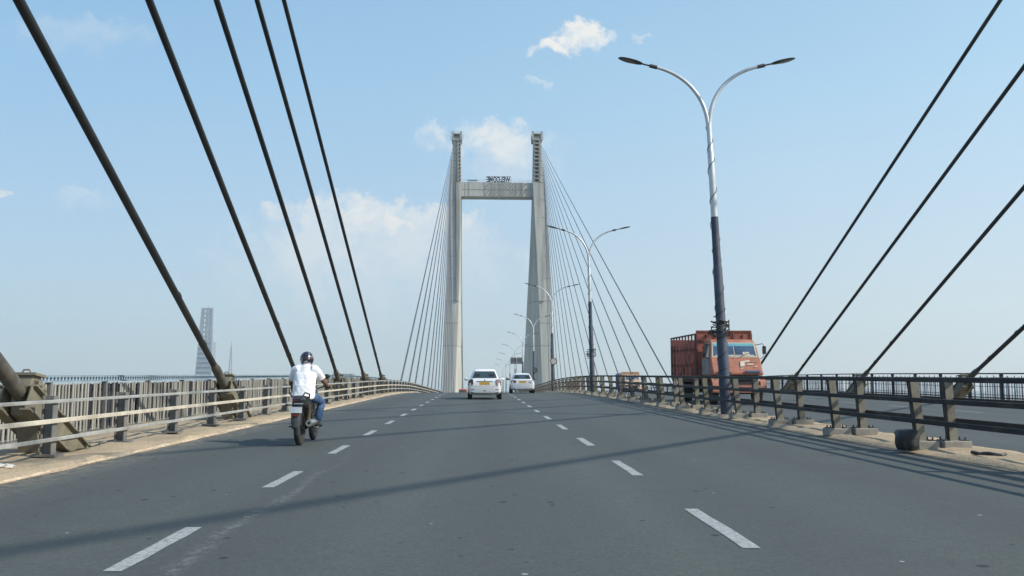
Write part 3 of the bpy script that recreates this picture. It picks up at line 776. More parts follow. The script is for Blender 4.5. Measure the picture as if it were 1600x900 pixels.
def wheel(parent, loc, rad, wid, sg, name='wheel', rim=RIMM, spokes=8):
    mb = MB(); x = sg*wid*.42; r = rad*.64
    mb.lathe([(r*.999, x-.02*sg),(r, x),(r*.86, x+.012*sg),(r*.8, x-.01*sg),(r*.3, x-.02*sg),(r*.22, x+.02*sg),(.01, x+.025*sg)], loc, 'x', 22)
    for k in range(spokes):
        a = 2*math.pi*k/spokes; c, s = math.cos(a), math.sin(a)
        mb.bar((loc[0]+x, loc[1]+c*r*.25, loc[2]+s*r*.25), (loc[0]+x, loc[1]+c*r*.85, loc[2]+s*r*.85), .02, .045, up=(1,0,0))
    wh = mb.build(name, rim, parent, smooth=35)
    mb = MB(); h = wid/2
    mb.lathe([(rad*.62,-h*.9),(rad*.78,-h),(rad*.93,-h*.97),(rad*.985,-h*.75),(rad,-h*.35),(rad,h*.35),(rad*.985,h*.75),(rad*.93,h*.97),(rad*.78,h),(rad*.62,h*.9)], loc, 'x', 32)
    mb.build('tyre', TYRE, wh, smooth=50)
    return wh
def srect(cx, cy, hx, hy, n, e):  # superellipse ring
    out = []
    for k in range(n):
        a = 2*math.pi*k/n; c, s = math.cos(a), math.sin(a)
        out.append((cx+hx*math.copysign(abs(c)**e, c), cy+hy*math.copysign(abs(s)**e, s)))
    return out
def interp(tab, t):
    for (a, *va), (b, *vb) in zip(tab, tab[1:]):
        if t <= b:
            f = (t-a)/(b-a); f = max(0, min(1, f)); return [p+(q-p)*f for p, q in zip(va, vb)]
    return list(tab[-1][1:])
def sedan(label, loc, paint, P, rx):
    """local: rear bumper at y=0, nose at +y, wheels on z=0"""
    t = thing('sedan', label, 'car', loc, None, rx=rx)
    L = P['L']; W = P['W']/2
    n = 28
    # lower body: sections along the length (half width, bottom z, top z)
    rings = []
    for y in P['ys']:
        hw, zb, zt = interp(P['sec'], y)
        rings.append([(x, y, z) for x, z in srect(0, (zb+zt)/2, hw*W, (zt-zb)/2, n, .36)])
    mb = MB(); mb.loft(rings); body = mb.build('body', paint, t, smooth=32)
    # cabin: rounded rings from belt line to roof
    tab = P['cabin']  # z, y rear, y front, half width
    def ringc(z, off=0.0):
        y0, y1, hw = interp(tab, z)
        return [Vector((x, y, z)) for x, y in srect(0, (y0+y1)/2, hw*W+off, (y1-y0)/2+off, 48, .32)]
    zs = [r[0] for r in tab]; zz = [zs[0]+(zs[-1]-zs[0])*i/10 for i in range(11)]
    rg = [ringc(z) for z in zz]
    rs = rg[-1]; c = sum(rs, Vector())/len(rs)
    for sc_, dz in ((.96,.018),(.85,.034),(.6,.046),(.25,.052)): rg.append([c+(p-c)*sc_+Vector((0,0,dz)) for p in rs])
    mb = MB(); mb.loft(rg); mb.build('roof', paint, body, smooth=40)
    def pane(name, cond, z0, z1, off=.006, m=GLASS, parent=t):
        mb = MB(); rows = []
        zq = [z0+(z1-z0)*i/6 for i in range(7)]
        base = [ringc(z, off) for z in zq]
        ok = [k for k in range(48) if cond(base[0][k], base[-1][k])]
        if not ok: return
        # contiguous run
        run = ok
        for a, b in zip(ok, ok[1:]):
            if b-a > 1: i = ok.index(b); run = ok[i:]+ok[:i]; break
        idx = [mb.add([r[k] for k in run]) for r in base]
        for i in range(6):
            for k in range(len(run)-1): mb.face((idx[i]+k, idx[i]+k+1, idx[i+1]+k+1, idx[i+1]+k))
        return mb.build(name, m, parent, smooth=60)
    zb_, zt_ = P['glass']
    y0b, y1b, hwb = interp(tab, zs[0])
    rw = pane('rear_window', lambda p, q: p.y < y0b+.2 and abs(p.x) < hwb*W*.955, zb_, zt_)
    pane('windscreen', lambda p, q: p.y > y1b-.12 and abs(p.x) < hwb*W*.92, zb_, zt_)
    for s in (-1, 1):
        pane('side_window', lambda p, q: p.x*s > hwb*W*.93 and y0b+.25 < p.y < y1b-.3, zb_+.02, zt_)
    # head restraints seen as darker shapes through the rear pane
    for s in (-1, 1):
        yq = interp(tab, zb_+.1)[0]
        mb = MB(); mb.box((s*.36, yq-.012, zb_+.14), (.26, .018, .17)); mb.build('head_restraint', INTER, rw, bevel=.03)
    # wheels and arches
    for y in P['axles']:
        for s in (-1, 1):
            hw = interp(P['sec'], y)[0]*W
            wheel(t, (s*(hw-.10), y, P['wr']), P['wr'], .185, s)
            mb = MB(); mb.lathe([(P['wr']*1.16, -.004),(P['wr']*1.16,.004)], (s*(hw+.001), y, P['wr']+.01), 'x', 28); mb.build('wheel_arch', BLK, t)
    # door seams and mirrors
    for s in (-1, 1):
        hw = W*.99
        mb = MB(); rot = Matrix.Rotation(s*.2, 3, 'Z'); mb.ell((s*(W+.11), P['mir'], 1.0), (.11,.07,.075), rot=rot); mb.bar((s*(W-.04), P['mir']+.05, .97), (s*(W+.05), P['mir']+.02, .98), .05, .03); mb.build('wing_mirror', P['mirm'], t, smooth=50)
        for yd in P['doors']:
            mb = MB(); mb.box((s*(hw+.001), yd, .78), (.012, .16, .03)); mb.build('door_handle', paint, t, bevel=.006)
    return t, body
# ---- left white car: short tall boot, high corner lamps
PA = dict(L=3.99, W=1.70, ys=[0,.02,.06,.14,.3,.5,.8,1.2,1.8,2.4,2.9,3.2,3.5,3.75,3.9,3.97],
    sec=[(0,.80,.36,.80),(.02,.87,.31,.90),(.06,.92,.27,.965),(.14,.955,.24,1.0),(.3,.975,.22,1.03),(.8,1,.2,1.04),(2.6,1,.2,1.0),(3.2,.98,.2,.94),(3.6,.93,.22,.84),(3.85,.84,.27,.72),(3.97,.7,.34,.6)],
    cabin=[(.98,.50,3.0,.89),(1.2,.78,2.62,.80),(1.42,1.06,2.25,.68),(1.48,1.22,2.12,.63)], glass=(1.06,1.41), axles=(.68,3.1), wr=.30, mir=2.55, mirm=WHITEP, doors=(1.35,2.3))
carA, bodyA = sedan('white car with a yellow number plate and tall dark corner lamps, casting a shadow left', on_road(.27, 45.0), WHITEP, PA, math.atan(slope(46)))
def slab(parent, name, m, pts, d=.02, y=0, bevel=.004):
    mb = MB(); n = len(pts); mb.loft([[(x, y(x, z) if callable(y) else y, z) for x, z in pts], [(x, (y(x, z) if callable(y) else y)-d, z) for x, z in pts]])
    return mb.build(name, m, parent, bevel=bevel)
for s in (-1, 1):
    mb = MB()
    q = [(.58,1.0),(.70,1.01),(.82,.93),(.835,.70),(.62,.68),(.57,.80)]
    yy_ = lambda x: -.002 + max(0, x-.66)*.62
    mb.loft([[(s*x, yy_(x)-.02, z) for x, z in q], [(s*x, yy_(x)+.10, z) for x, z in q]])
    mb.build('tail_light', mat('dark_lens', (.06,.02,.022), .2, coat=.5) if s < 0 else mat('pale_lens', (.30,.20,.20), .2, coat=.5), carA, bevel=.008)  # left lens dark, right lens paler
    slab(carA, 'reflector', REDL, [(s*.52,.46),(s*.70,.47),(s*.70,.52),(s*.52,.51)], .012, .012)
slab(carA, 'boot_trim', CHROME, [(-.42,.885),(.42,.885),(.40,.93),(-.40,.93)], .02, .02)
slab(carA, 'number_plate', YPL, [(-.25,.735),(.25,.735),(.25,.865),(-.25,.865)], .02, .012)
slab(carA, 'boot_seam', mat('seam_grey', (.25,.25,.25), .7), [(-.66,.655),(.66,.655),(.66,.668),(-.66,.668)], .008, .008, 0)
slab(carA, 'bumper_seam', MATS['seam_grey'], [(-.74,.60),(.74,.60),(.74,.608),(-.74,.608)], .008, .018, 0)
slab(carA, 'rear_skirt', BLK, [(-.66,.30),(.66,.30),(.70,.37),(-.70,.37)], .02, .03)
slab(carA, 'tow_cover', BLK, [(-.06,.42),(.06,.42),(.05,.46),(-.05,.46)], .012, .005)
mb = MB(); mb.lathe([(.03,-.01),(.045,0),(.045,.012),(.02,.014)], (0,-.03,.955), 'y', 16); mb.build('badge', CHROME, carA)
mb = MB(); mb.tube([(.42,-.03,.28),(.42,.25,.28)], .03, 10); mb.build('exhaust_tip', CHROME, carA, smooth=40)
# ---- right white car: lower wide lamps, red strip under the plate
PB = dict(L=4.3, W=1.70, ys=[0,.02,.06,.14,.3,.6,1,1.4,1.9,2.5,3.1,3.5,3.8,4.05,4.2,4.27],
    sec=[(0,.82,.34,.80),(.02,.88,.29,.88),(.06,.93,.25,.935),(.14,.96,.22,.965),(.3,.98,.2,.985),(.9,1,.19,.99),(2.7,1,.19,.95),(3.4,.98,.19,.88),(3.9,.93,.22,.78),(4.15,.84,.27,.68),(4.27,.7,.34,.58)],
    cabin=[(.93,.66,3.1,.88),(1.12,.96,2.75,.80),(1.32,1.30,2.4,.68),(1.37,1.46,2.25,.63)], glass=(1.0,1.31), axles=(.9,3.4), wr=.295, mir=2.65, mirm=BLK, doors=(1.5,2.45))
carB, bodyB = sedan('white car right of centre with dark mirrors and a red strip under its plate', on_road(3.02, 62.6), SILVP, PB, math.atan(slope(63)))
for s in (-1, 1):
    mb = MB(); q = [(.45,.90),(.70,.92),(.80,.88),(.82,.74),(.62,.71),(.47,.74)]
    yy_ = lambda x: -.002 + max(0, x-.66)*.6
    mb.loft([[(s*x, yy_(x)-.02, z) for x, z in q], [(s*x, yy_(x)+.1, z) for x, z in q]])
    mb.build('tail_light', REDL if s < 0 else CLRL, carB, bevel=.008)
slab(carB, 'number_plate', YPL, [(-.25,.72),(.25,.72),(.25,.85),(-.25,.85)], .02, .012)
slab(carB, 'boot_trim', CHROME, [(-.40,.865),(.40,.865),(.39,.89),(-.39,.89)], .02, .02)
slab(carB, 'red_strip', mat('strip_red', (.42,.09,.08), .4), [(-.78,.565),(.78,.565),(.78,.60),(-.78,.60)], .012, lambda x, z: .012+max(0,abs(x)-.62)*.5)
slab(carB, 'boot_seam', MATS['seam_grey'], [(-.66,.64),(.66,.64),(.66,.65),(-.66,.65)], .008, .008, 0)
slab(carB, 'rear_skirt', BLK, [(-.66,.28),(.66,.28),(.70,.34),(-.70,.34)], .02, .03)
mb = MB(); mb.tube([(-.42,-.03,.27),(-.42,.25,.27)], .03, 10); mb.build('exhaust_tip', CHROME, carB, smooth=40)

# ------------------------------------------------------------------ orange truck, facing us (local nose at y=0, tail at +y)
ORG = mat('truck_orange', (.37,.135,.08), .68, var=.25, scale=2.5, dirt=(.44,.24,.17), dirt_amt=.55)
ORG2 = mat('cargo_orange', (.33,.11,.07), .75, var=.22, scale=2, dirt=(.13,.05,.035), dirt_amt=.6)
SLATD = mat('slat_maroon_dark', (.06,.018,.016), .8, var=.3, scale=2)
MAROON = mat('cargo_maroon', (.19,.06,.046), .75, var=.3, scale=2, dirt=(.06,.03,.025), dirt_amt=.6)
CREAMP = mat('cab_cream', (.58,.53,.42), .6, var=.15, scale=4, dirt=(.3,.25,.2), dirt_amt=.4)
GREYP = mat('cab_door_grey', (.22,.20,.19), .7, var=.3, scale=4, dirt=(.4,.36,.32), dirt_amt=.5)
TEAL = mat('sun_strip_teal', (.13,.38,.42), .4, var=.15, scale=5)
BLUEP = mat('grille_blue', (.09,.14,.24), .5, var=.2)
GREENP = mat('grille_green', (.03,.09,.05), .5, var=.2)
CHAS = mat('chassis_dark', (.03,.028,.027), .8, var=.3)
WGL = mat('windscreen_glass', (.05,.085,.14), .08, var=.5, scale=1.4, dirt=(.22,.24,.26), dirt_amt=.55, spec=.8)  # pale patches mixed into the colour stand for reflections in the glass
def make_truck(loc, rx, label, col, board, side, small=False, strip=TEAL):
    t = thing('cargo_truck', label, 'truck', loc, None, rx=rx)
    W = 1.05
    # cab shell: profile in (y,z)
    def xprof(name, pts, x0, x1, m, par=t, bev=.03): mb = MB(); mb.prism(pts, x0, x1); return mb.build(name, m, par, bevel=bev)
    cab = None
    mb = MB()
    secs = [(1.20,.42,1.95,1.04),(1.88,.42,1.95,1.05),(1.95,.44,1.95,1.04),(2.55,.70,1.95,.97),(2.68,.82,1.95,.94),(2.74,.98,1.9,.86)]
    rings = [[Vector((-hw,y0,z)),Vector((hw,y0,z)),Vector((hw,y1,z)),Vector((-hw,y1,z))] for z, y0, y1, hw in secs]
    mb.loft(rings); cab = mb.build('cab', col, t, bevel=.05, seg=3)
    # bonnet: slopes down to the nose
    bon = xprof('bonnet', [(.5,1.92),(.36,1.92),(.04,1.42),(-.02,1.30),(.0,1.22),(.5,1.22)], -W, W, col, t, .05)
    for s in (-1,1):
        mb = MB(); mb.hexa([(s*.1-.02,.36,1.93),(s*.1+.02,.36,1.93),(s*.1+.02,.4,1.93),(s*.1-.02,.4,1.93),(s*.1-.02,.34,1.95),(s*.1+.02,.34,1.95),(s*.1+.02,.4,1.95),(s*.1-.02,.4,1.95)]); mb.build('hinge', BLK, bon)
    # painted ornament on the bonnet: cream curl and patch
    def on_bon(x, f, o=.012): # f 0 nose .. 1 windscreen base
        return Vector((x, .04+.32*f-.028*.8, 1.42+.5*f+o+.02))
    for x0, x1, f0, f1, mt in ((.12,.30,.25,.75,CREAMP),(.30,.52,.62,.8,CREAMP),(.42,.66,.38,.54,CREAMP),(.1,.2,.05,.2,CREAMP),(-.62,-.4,.1,.22,MAROON),(.7,.8,.2,.34,CREAMP),(-.78,-.55,.5,.8,CREAMP),(-.5,-.3,.62,.7,CREAMP),(.55,.85,.62,.70,CREAMP)):
        mb = MB(); a, b_, c_, d_ = on_bon(x0,f0), on_bon(x1,f0+.05), on_bon(x1+.06,f1), on_bon(x0+.04,f1-.06)
        e = Vector((0,.03,-.02)); mb.hexa([a+e,b_+e,c_+e,d_+e,a,b_,c_,d_]); mb.build('painted_ornament', mt, bon)
    # nose under the bonnet: grille, bands, lamps, bumper
    nose = xprof('nose', [(.03,1.21),(.02,.62),(1.6,.62),(1.6,1.21)], -W+.02, W-.02, CHAS, t, .03)
    slabx = lambda name, m, x0, x1, z0, z1, y=.0, d=.03, par=nose: (lambda mb: (mb.box(((x0+x1)/2, y-d/2, (z0+z1)/2), (x1-x0, d, z1-z0)), mb.build(name, m, par, bevel=.006))[1])(MB())
    slabx('visor_band', BLUEP, .28, .92, 1.33, 1.42, -.01, .05); slabx('visor_band', GREENP, -.92, -.3, 1.30, 1.36, -.01, .04)
    slabx('grille', BLK, -.62, .62, 1.02, 1.19, .02)
    for z in (1.06, 1.11, 1.16): slabx('grille_bar', GREENP, -.6, .6, z-.012, z+.012, -.012, .012)
    for s in (-1, 1):
        x = s*.78
        mb = MB(); mb.lathe([(.13,.0),(.135,-.03),(.10,-.05),(.02,-.055)], (x, .02, 1.0), 'y', 20); mb.build('headlight', CLRL, t, smooth=40)
        slabx('indicator', AMBER, s*.96-.05, s*.96+.05, .92, 1.08, .015)
    bump = slabx('bumper', col, -1.12, 1.12, .50, .82, -.04, .14, t)
    for x0, x1 in ((-1.05,-.75),(-.2,.35),(.82,1.08)): slabx('bumper_panel', CREAMP if x0 > .5 else mat('bumper_pale', (.5,.26,.2), .6), x0, x1, .57, .75, -.18, .012, bump)
    # windscreen in two panes with a strip above and cream trim
    def wpt(x, z, o=0): # on the raked front face of the cab
        f = (z-1.95)/.6; y = .44+.26*f; hw = 1.04-.07*f
        return Vector((x*hw, y-o, z))
    def wquad(name, m, x0, x1, z0, z1, o, par=cab, th=.02):
        mb = MB(); A = [wpt(x0,z0,o),wpt(x1,z0,o),wpt(x1,z1,o),wpt(x0,z1,o)]; mb.hexa([p+Vector((0,th,0)) for p in A]+A); return mb.build(name, m, par)
    wquad('windscreen_frame', CREAMP, -.93, .93, 1.97, 2.60, .008)
    for x0, x1 in ((-.88,-.02),(.02,.88)): wquad('windscreen', WGL, x0, x1, 2.03, 2.44, .02, t)
    wquad('sun_strip', strip, -.89, .89, 2.45, 2.57, .022, t)
    wquad('dash_garland', mat('garland', (.55,.48,.40), .8, var=.4, scale=9), -.8, .8, 2.03, 2.075, .026, t); wquad('dash_garland', MATS['garland'], .35, .62, 2.07, 2.2, .024, t)
    for s in (-1, 1):
        mb = MB(); a = wpt(s*.2, 2.0, .05); b_ = wpt(s*.62, 2.16, .04); mb.bar(a, b_, .015, .015); mb.build('wiper', BLK, t)
        # door with window, mirror
        mb = MB(); mb.hexa([(s*1.045,.62,1.25),(s*1.065,.62,1.25),(s*1.065,1.8,1.25),(s*1.045,1.8,1.25),(s*1.045,.62,1.92),(s*1.065,.62,1.92),(s*1.065,1.8,1.92),(s*1.045,1.8,1.92)]); dr = mb.build('door', GREYP, t)
        mb = MB(); mb.hexa([(s*1.03,.72,1.98),(s*1.05,.72,1.98),(s*1.05,1.75,1.98),(s*1.03,1.75,1.98),(s*.955,.90,2.55),(s*.975,.90,2.55),(s*.975,1.75,2.55),(s*.955,1.75,2.55)]); mb.build('window', GLASS, dr)
        mb = MB(); mb.tube([(s*.98,.75,2.5),(s*1.22,.55,2.55),(s*1.27,.52,2.45)], .015, 6); mb.tube([(s*1.03,.55,1.9),(s*1.2,.53,1.95),(s*1.27,.52,2.1)], .012, 6); arm = mb.build('mirror_arm', BLK, t)
        mb = MB(); mb.box((s*1.27,.50,2.28), (.16,.05,.34)); mb.build('mirror', BLK, arm, bevel=.02)
        mb = MB(); pts = [(-.10,.62),(-.10,.85)]+[(.42+.62*math.cos(a), .55+.62*math.sin(a)) for a in [math.pi*.85-math.pi*.85*k/8 for k in range(9)]]
        mb.prism([(.42+.66*math.cos(a), .55+.66*math.sin(a)) for a in [math.pi-math.pi*k/10 for k in range(11)]]+[(.42+.56*math.cos(a), .55+.56*math.sin(a)) for a in [math.pi*k/10 for k in range(11)]], s*1.0-.12, s*1.0+.12); mb.build('mudguard', col, t)
    # cargo body
    y0, y1 = 2.15, 7.2; cw = 1.22; zf = 1.05; zt = 3.18
    mb = MB(); mb.box((0,(y0+y1)/2,zf-.06), (cw*2, y1-y0, .12)); mb.build('cargo_floor', CHAS, t)
    mb = MB(); mb.box((0, y0, (zf+zt)/2), (cw*2, .06, zt-zf)); fb = mb.build('front_board', board, t)
    mb = MB()
    for x in (-cw+.02, -.40, .42, cw-.02): mb.box((x, y0-.045, (zf+zt)/2), (.06, .05, zt-zf))
    for z in (zt-.03, 2.72): mb.box((0, y0-.05, z), (cw*2, .04, .06))
    mb.build('board_frame', MAROON if board is ORG2 else board, fb)
    for x in (-.80, 0.0, .82): mb = MB(); mb.box((x, y0-.045, 2.92), (.05, .03, .14)); mb.build('latch', CHAS, fb)
    for s in (-1, 1):
        sd = None
        mb = MB(); x = s*cw
        for z in (zf+.02, 3.02): mb.box((x, (y0+y1)/2, z), (.05, y1-y0, .07))
        for z in (1.7, 2.4): mb.box((x-s*.05, (y0+y1)/2, z), (.03, y1-y0, .07))
        yv = y0+.05; 
        for k in range(9): mb.box((x+s*.03, y0+.06+(y1-y0-.12)*k/8, (zf+3.05)/2), (.045, .13, 3.05-zf))
        sd = mb.build('side_frame', side, t)
        k = 0; yv = y0+.14
        while yv < y1-.1:
            mb = MB(); mb.box((x-s*.01, yv, (zf+2.62)/2), (.02, .10 if not small else .2, 2.62-zf+.1*math.sin(k*2.4))); mb.build('side_slat', SLATD if side is MAROON else side, t); k += 1; yv += .30 if not small else .3
        mb = MB(); mb.tube([(x*1.03, y1-.4, 1.25),(x*1.06, y1-.35,1.38),(x*1.03, y1-.2,1.42)], .03, 6); mb.build('hook', CHAS, t)
    mb = MB(); mb.box((0, y1, (zf+2.95)/2), (cw*2, .05, 2.95-zf)); mb.build('tail_board', side, t)
    for s in (-1,1): mb = MB(); mb.box((s*.42, 4.2, .82), (.09, 6.4, .2)); mb.build('chassis_rail', CHAS, t)
    for s in (-1, 1):
        wheel(t, (s*.93, .42+.15, .48), .48, .27, s, rim=CHAS, spokes=5)
        wheel(t, (s*.95, 5.3, .48), .48, .42, s, rim=CHAS, spokes=5)
    mb = MB(); mb.box((0, .57, .48), (1.7, .1, .1)); mb.box((0, 5.3, .48), (1.7, .14, .14)); mb.build('axle', CHAS, t)
    mb = MB(); mb.box((-.85, 2.9, .75), (.5, .8, .45)); mb.build('fuel_tank', CHAS, t, bevel=.08)
    return t
tk = make_truck(on_road(10.74, 37.0), math.atan(slope(38)), 'orange cargo truck with a slatted maroon cage body and teal strip above the windscreen', ORG, ORG2, MAROON)
PEACH = mat('peach_paint', (.55,.34,.20), .6, var=.15, scale=2, dirt=(.3,.18,.1), dirt_amt=.4)
BLUEB = mat('cargo_blue', (.07,.10,.24), .65, var=.2)
YELB = mat('strip_yellow', (.5,.33,.05), .6)
tk2 = make_truck(on_road(18.5, 108.0), math.atan(slope(108)), 'distant peach and blue truck half hidden behind the median rail', PEACH, PEACH, BLUEB, True, YELB); tk2.scale = (.88, .88, .88)
# red van far along the oncoming road, and one red-orange van beyond the crest on our side
def make_van(loc, label, col, rx):
    t = thing('delivery_van', label, 'van', loc, None, rx=rx)
    mb = MB(); rings = []
    for y, hw, zb, zt in ((0,.78,.45,1.7),(.04,.84,.38,1.84),(.15,.87,.34,1.9),(2.6,.87,.34,1.9),(3.0,.85,.34,1.75),(3.5,.83,.36,1.15),(3.9,.78,.4,.95),(4.0,.7,.45,.8)):
        rings.append([(x, y, z) for x, z in srect(0, (zb+zt)/2, hw, (zt-zb)/2, 24, .34)])
    mb.loft(rings); mb.build('body', col, t, smooth=35)
    for yb, n_ in ((-.008, 'rear_window'),):
        mb = MB(); mb.box((0, -.005, 1.42), (1.25, .03, .42)); mb.build(n_, GLASS, t, bevel=.01)
    mb = MB(); mb.hexa([(-.72,3.44,1.25),(.72,3.44,1.25),(.72,3.4,1.2),(-.72,3.4,1.2),(-.66,3.08,1.7),(.66,3.08,1.7),(.66,2.98,1.72),(-.66,2.98,1.72)]); mb.build('windscreen', GLASS, t)
    for s in (-1, 1):
        mb = MB(); mb.box((s*.72, .0, 1.05), (.16, .05, .3)); mb.build('tail_light', REDL, t)
        mb = MB(); mb.box((s*.66, 3.95, .72), (.25, .06, .14)); mb.build('headlight', CLRL, t)
        mb = MB(); mb.box((s*.875, 1.5, 1.45), (.015, 2.2, .36)); mb.build('side_window', GLASS, t)
        for y in (.75, 3.1): wheel(t, (s*.78, y, .3), .3, .18, s)
    mb = MB(); mb.box((0, -.02, .5), (1.5, .06, .14)); mb.build('bumper', BLK, t)
    return t
REDP = mat('red_paint', (.42,.07,.045), .45, var=.12, dirt=(.25,.1,.08), dirt_amt=.3)
VERM = mat('vermilion_paint', (.50,.12,.05), .5, var=.12)
make_van(on_road(13.0, 123, 0), 'small red van seen through gaps in the median rail', REDP, math.atan(slope(125)))
make_van(on_road(-3.35, 186), 'vermilion van past the crest, only its roof showing left of the white car', VERM, math.atan(slope(188)))
HAZE_D = 0.0002
# ------------------------------------------------------------------ motorcycle (local: rear tyre contact at origin, heading +y)
BX, BY = -3.17, 16.15
bike = thing('motorcycle', 'black motorcycle with a white number plate and silver exhaust, ridden along the left lane', 'motorcycle', on_road(BX, BY), None, rx=math.atan(S0))
BODYB = mat('bike_body', (.022,.022,.026), .3, var=.2, coat=.4)
ENG = mat('engine_metal', (.10,.10,.10), .45, metal=.6, var=.4, scale=14)
SILV = mat('exhaust_silver', (.55,.54,.5), .3, metal=.9, var=.15, scale=12)
MUDG = mat('mudguard_grey', (.045,.047,.05), .6, var=.2)
def bwheel(y, rad, wid):
    mb = MB(); r = rad*.72
    mb.lathe([(r,-wid*.3),(r*.93,-wid*.3),(r*.93,wid*.3),(r,wid*.3)], (0,y,rad), 'x', 26)
    for k in range(5):
        a = 2*math.pi*k/5; mb.bar((0,y,rad), (0,y+math.cos(a)*r*.95,rad+math.sin(a)*r*.95), .03, .05, up=(1,0,0))
    mb.lathe([(.05,-.09),(.06,-.05),(.06,.05),(.05,.09)], (0,y,rad), 'x', 16)
    wh = mb.build('wheel', ENG, bike, smooth=40)
    mb = MB(); h = wid/2; mb.lathe([(rad*.70,-h*.7),(rad*.82,-h),(rad*.93,-h*.85),(rad*.985,-h*.45),(rad,0),(rad*.985,h*.45),(rad*.93,h*.85),(rad*.82,h),(rad*.70,h*.7)], (0,y,rad), 'x', 34)
    mb.build('tyre', TYRE, wh, smooth=60)
bwheel(0.0, .305, .115); bwheel(1.33, .30, .10)
# frame, engine
mb = MB()
mb.tube([(0,1.08,.95),(0,.95,.80),(0,.45,.74),(0,.0,.80)], .025, 8)
mb.tube([(0,1.06,.88),(0,.98,.5),(0,.6,.3),(0,.42,.38)], .022, 8)
for s in (-1,1): mb.tube([(s*.10,.42,.40),(s*.11,.0,.305)], .025, 8)
mb.build('frame', BLK, bike, smooth=50)
mb = MB(); mb.box((0,.66,.42), (.30,.40,.24)); mb.box((0,.80,.60), (.22,.20,.24)); mb.lathe([(.10,-.18),(.11,-.14),(.11,.14),(.10,.18)], (0,.58,.38), 'x', 18); mb.build('engine', ENG, bike, bevel=.02)
# tank, side panels, seat
mb = MB(); rings = []
for y, hw, z0, z1 in ((.55,.06,.78,.84),(.62,.12,.74,.92),(.78,.155,.74,1.0),(.95,.14,.76,1.01),(1.06,.07,.82,.96)):
    rings.append([(x, y, z) for x, z in srect(0,(z0+z1)/2,hw,(z1-z0)/2,18,.6)])
mb.loft(rings); mb.build('fuel_tank', BODYB, bike, smooth=50)
mb = MB(); rings = []
for y, hw, z in ((-.18,.085,.865),(-.1,.115,.875),(.1,.135,.86),(.35,.145,.80),(.55,.11,.80),(.60,.07,.82)):
    rings.append([(x, y, q) for x, q in srect(0,z-.04,hw,.045,18,.6)])
mb.loft(rings); mb.build('seat', mat('seat_vinyl', (.025,.025,.026), .6), bike, smooth=50)
for s in (-1,1):
    mb = MB(); rings = []
    for y, z0, z1, x in ((-.20,.72,.83,.09),(0,.66,.82,.135),(.3,.55,.78,.145),(.52,.52,.76,.12)):
        rings.append([(s*(x-.02),y,z0),(s*x,y,z0+.02),(s*x,y,z1-.02),(s*(x-.03),y,z1)])
    mb.loft(rings); mb.build('side_panel', BODYB, bike, smooth=40)
# tail: cowl, grab rail, lamp, plate, long mudguard
mb = MB(); rings = []
for y, hw, z0, z1 in ((-.30,.05,.77,.83),(-.26,.085,.745,.86),(-.12,.11,.73,.865),(.05,.12,.72,.85)):
    rings.append([(x, y, z) for x, z in srect(0,(z0+z1)/2,hw,(z1-z0)/2,16,.5)])
mb.loft(rings); mb.build('tail_cowl', BODYB, bike, smooth=40)
mb = MB(); mb.box((0,-.31,.80), (.15,.03,.065)); mb.build('tail_light', MATS['dark_lens'], bike, bevel=.015)
mb = MB(); mb.box((.035,-.318,.742), (.16,.02,.028)); mb.build('tail_trim', CHROME, bike, bevel=.006)
for s in (-1,1): mb = MB(); mb.tube([(s*.13,.12,.82),(s*.17,-.05,.90),(s*.13,-.26,.93),(s*.09,-.30,.86)], .014, 8); mb.build('grab_rail', MUDG, bike, smooth=50)
mb = MB(); rings = []
for y, z, hw in ((-.16,.73,.085),(-.28,.70,.088),(-.36,.56,.082),(-.39,.42,.075),(-.40,.34,.06)):
    rings.append([(-hw,y-.0,z),(-hw*.5,y-.02,z),(hw*.5,y-.02,z),(hw,y,z),(hw,y+.012,z),(-hw,y+.012,z)])
mb.loft(rings); mb.build('rear_mudguard', MUDG, bike, smooth=50)
mb = MB(); mb.box((0,-.385,.635), (.21,.012,.105), Matrix.Rotation(R(-16),3,'X')); mb.build('number_plate', WPL, bike)
mb = MB(); mb.box((0,-.405,.545), (.10,.02,.04)); mb.build('reflector', REDL, bike, bevel=.005)
for s in (-1,1):
    mb = MB(); mb.bar((s*.08,-.22,.72),(s*.18,-.24,.72), .012,.012); mb.ell((s*.19,-.24,.72),(.025,.03,.02)); mb.build('indicator', mat('indicator_dull', (.12,.05,.02), .4), bike, smooth=50)
    mb = MB(); mb.tube([(s*.12,.02,.31),(s*.14,.14,.70)], .03, 10); mb.tube([(s*.125,.06,.40),(s*.138,.12,.62)], .045, 12); mb.build('shock_absorber', mat('shock_spring', (.12,.08,.04), .5, metal=.3), bike, smooth=40)
    mb = MB(); mb.bar((s*.12,.52,.30),(s*.30,.52,.30), .03,.025); mb.build('footpeg', BLK, bike)
    mb = MB(); mb.tube([(s*.09,1.33,.30),(s*.09,1.14,.86)], .025, 10); mb.build('fork_leg', SILV, bike, smooth=40)
    mb = MB(); mb.tube([(s*.22,1.02,1.02),(s*.26,1.04,1.18)], .008, 6); stem = mb.build('mirror_stem', BLK, bike)
    mb = MB(); mb.ell((s*.285,1.03,1.21),(.065,.018,.045)); mb.build('mirror', BLK, stem, smooth=50)
# exhaust on the right
mb = MB(); mb.tube([(.08,.92,.5),(.12,.9,.28),(.16,.6,.22),(.17,.35,.26)], .022, 8); mb.build('exhaust_pipe', ENG, bike, smooth=50)
mb = MB(); mb.lathe([(.035,.36),(.055,.30),(.066,.1),(.066,-.17),(.055,-.20),(.03,-.20),(.028,-.12),(.005,-.12)], (.195,0,.40), 'y', 18); ex = mb.build('silencer', SILV, bike, smooth=40)
mb = MB(); mb.lathe([(.026,-.195),(.022,-.202),(.0005,-.202)], (.195,0,.40), 'y', 14); mb.build('outlet', BLK, ex)
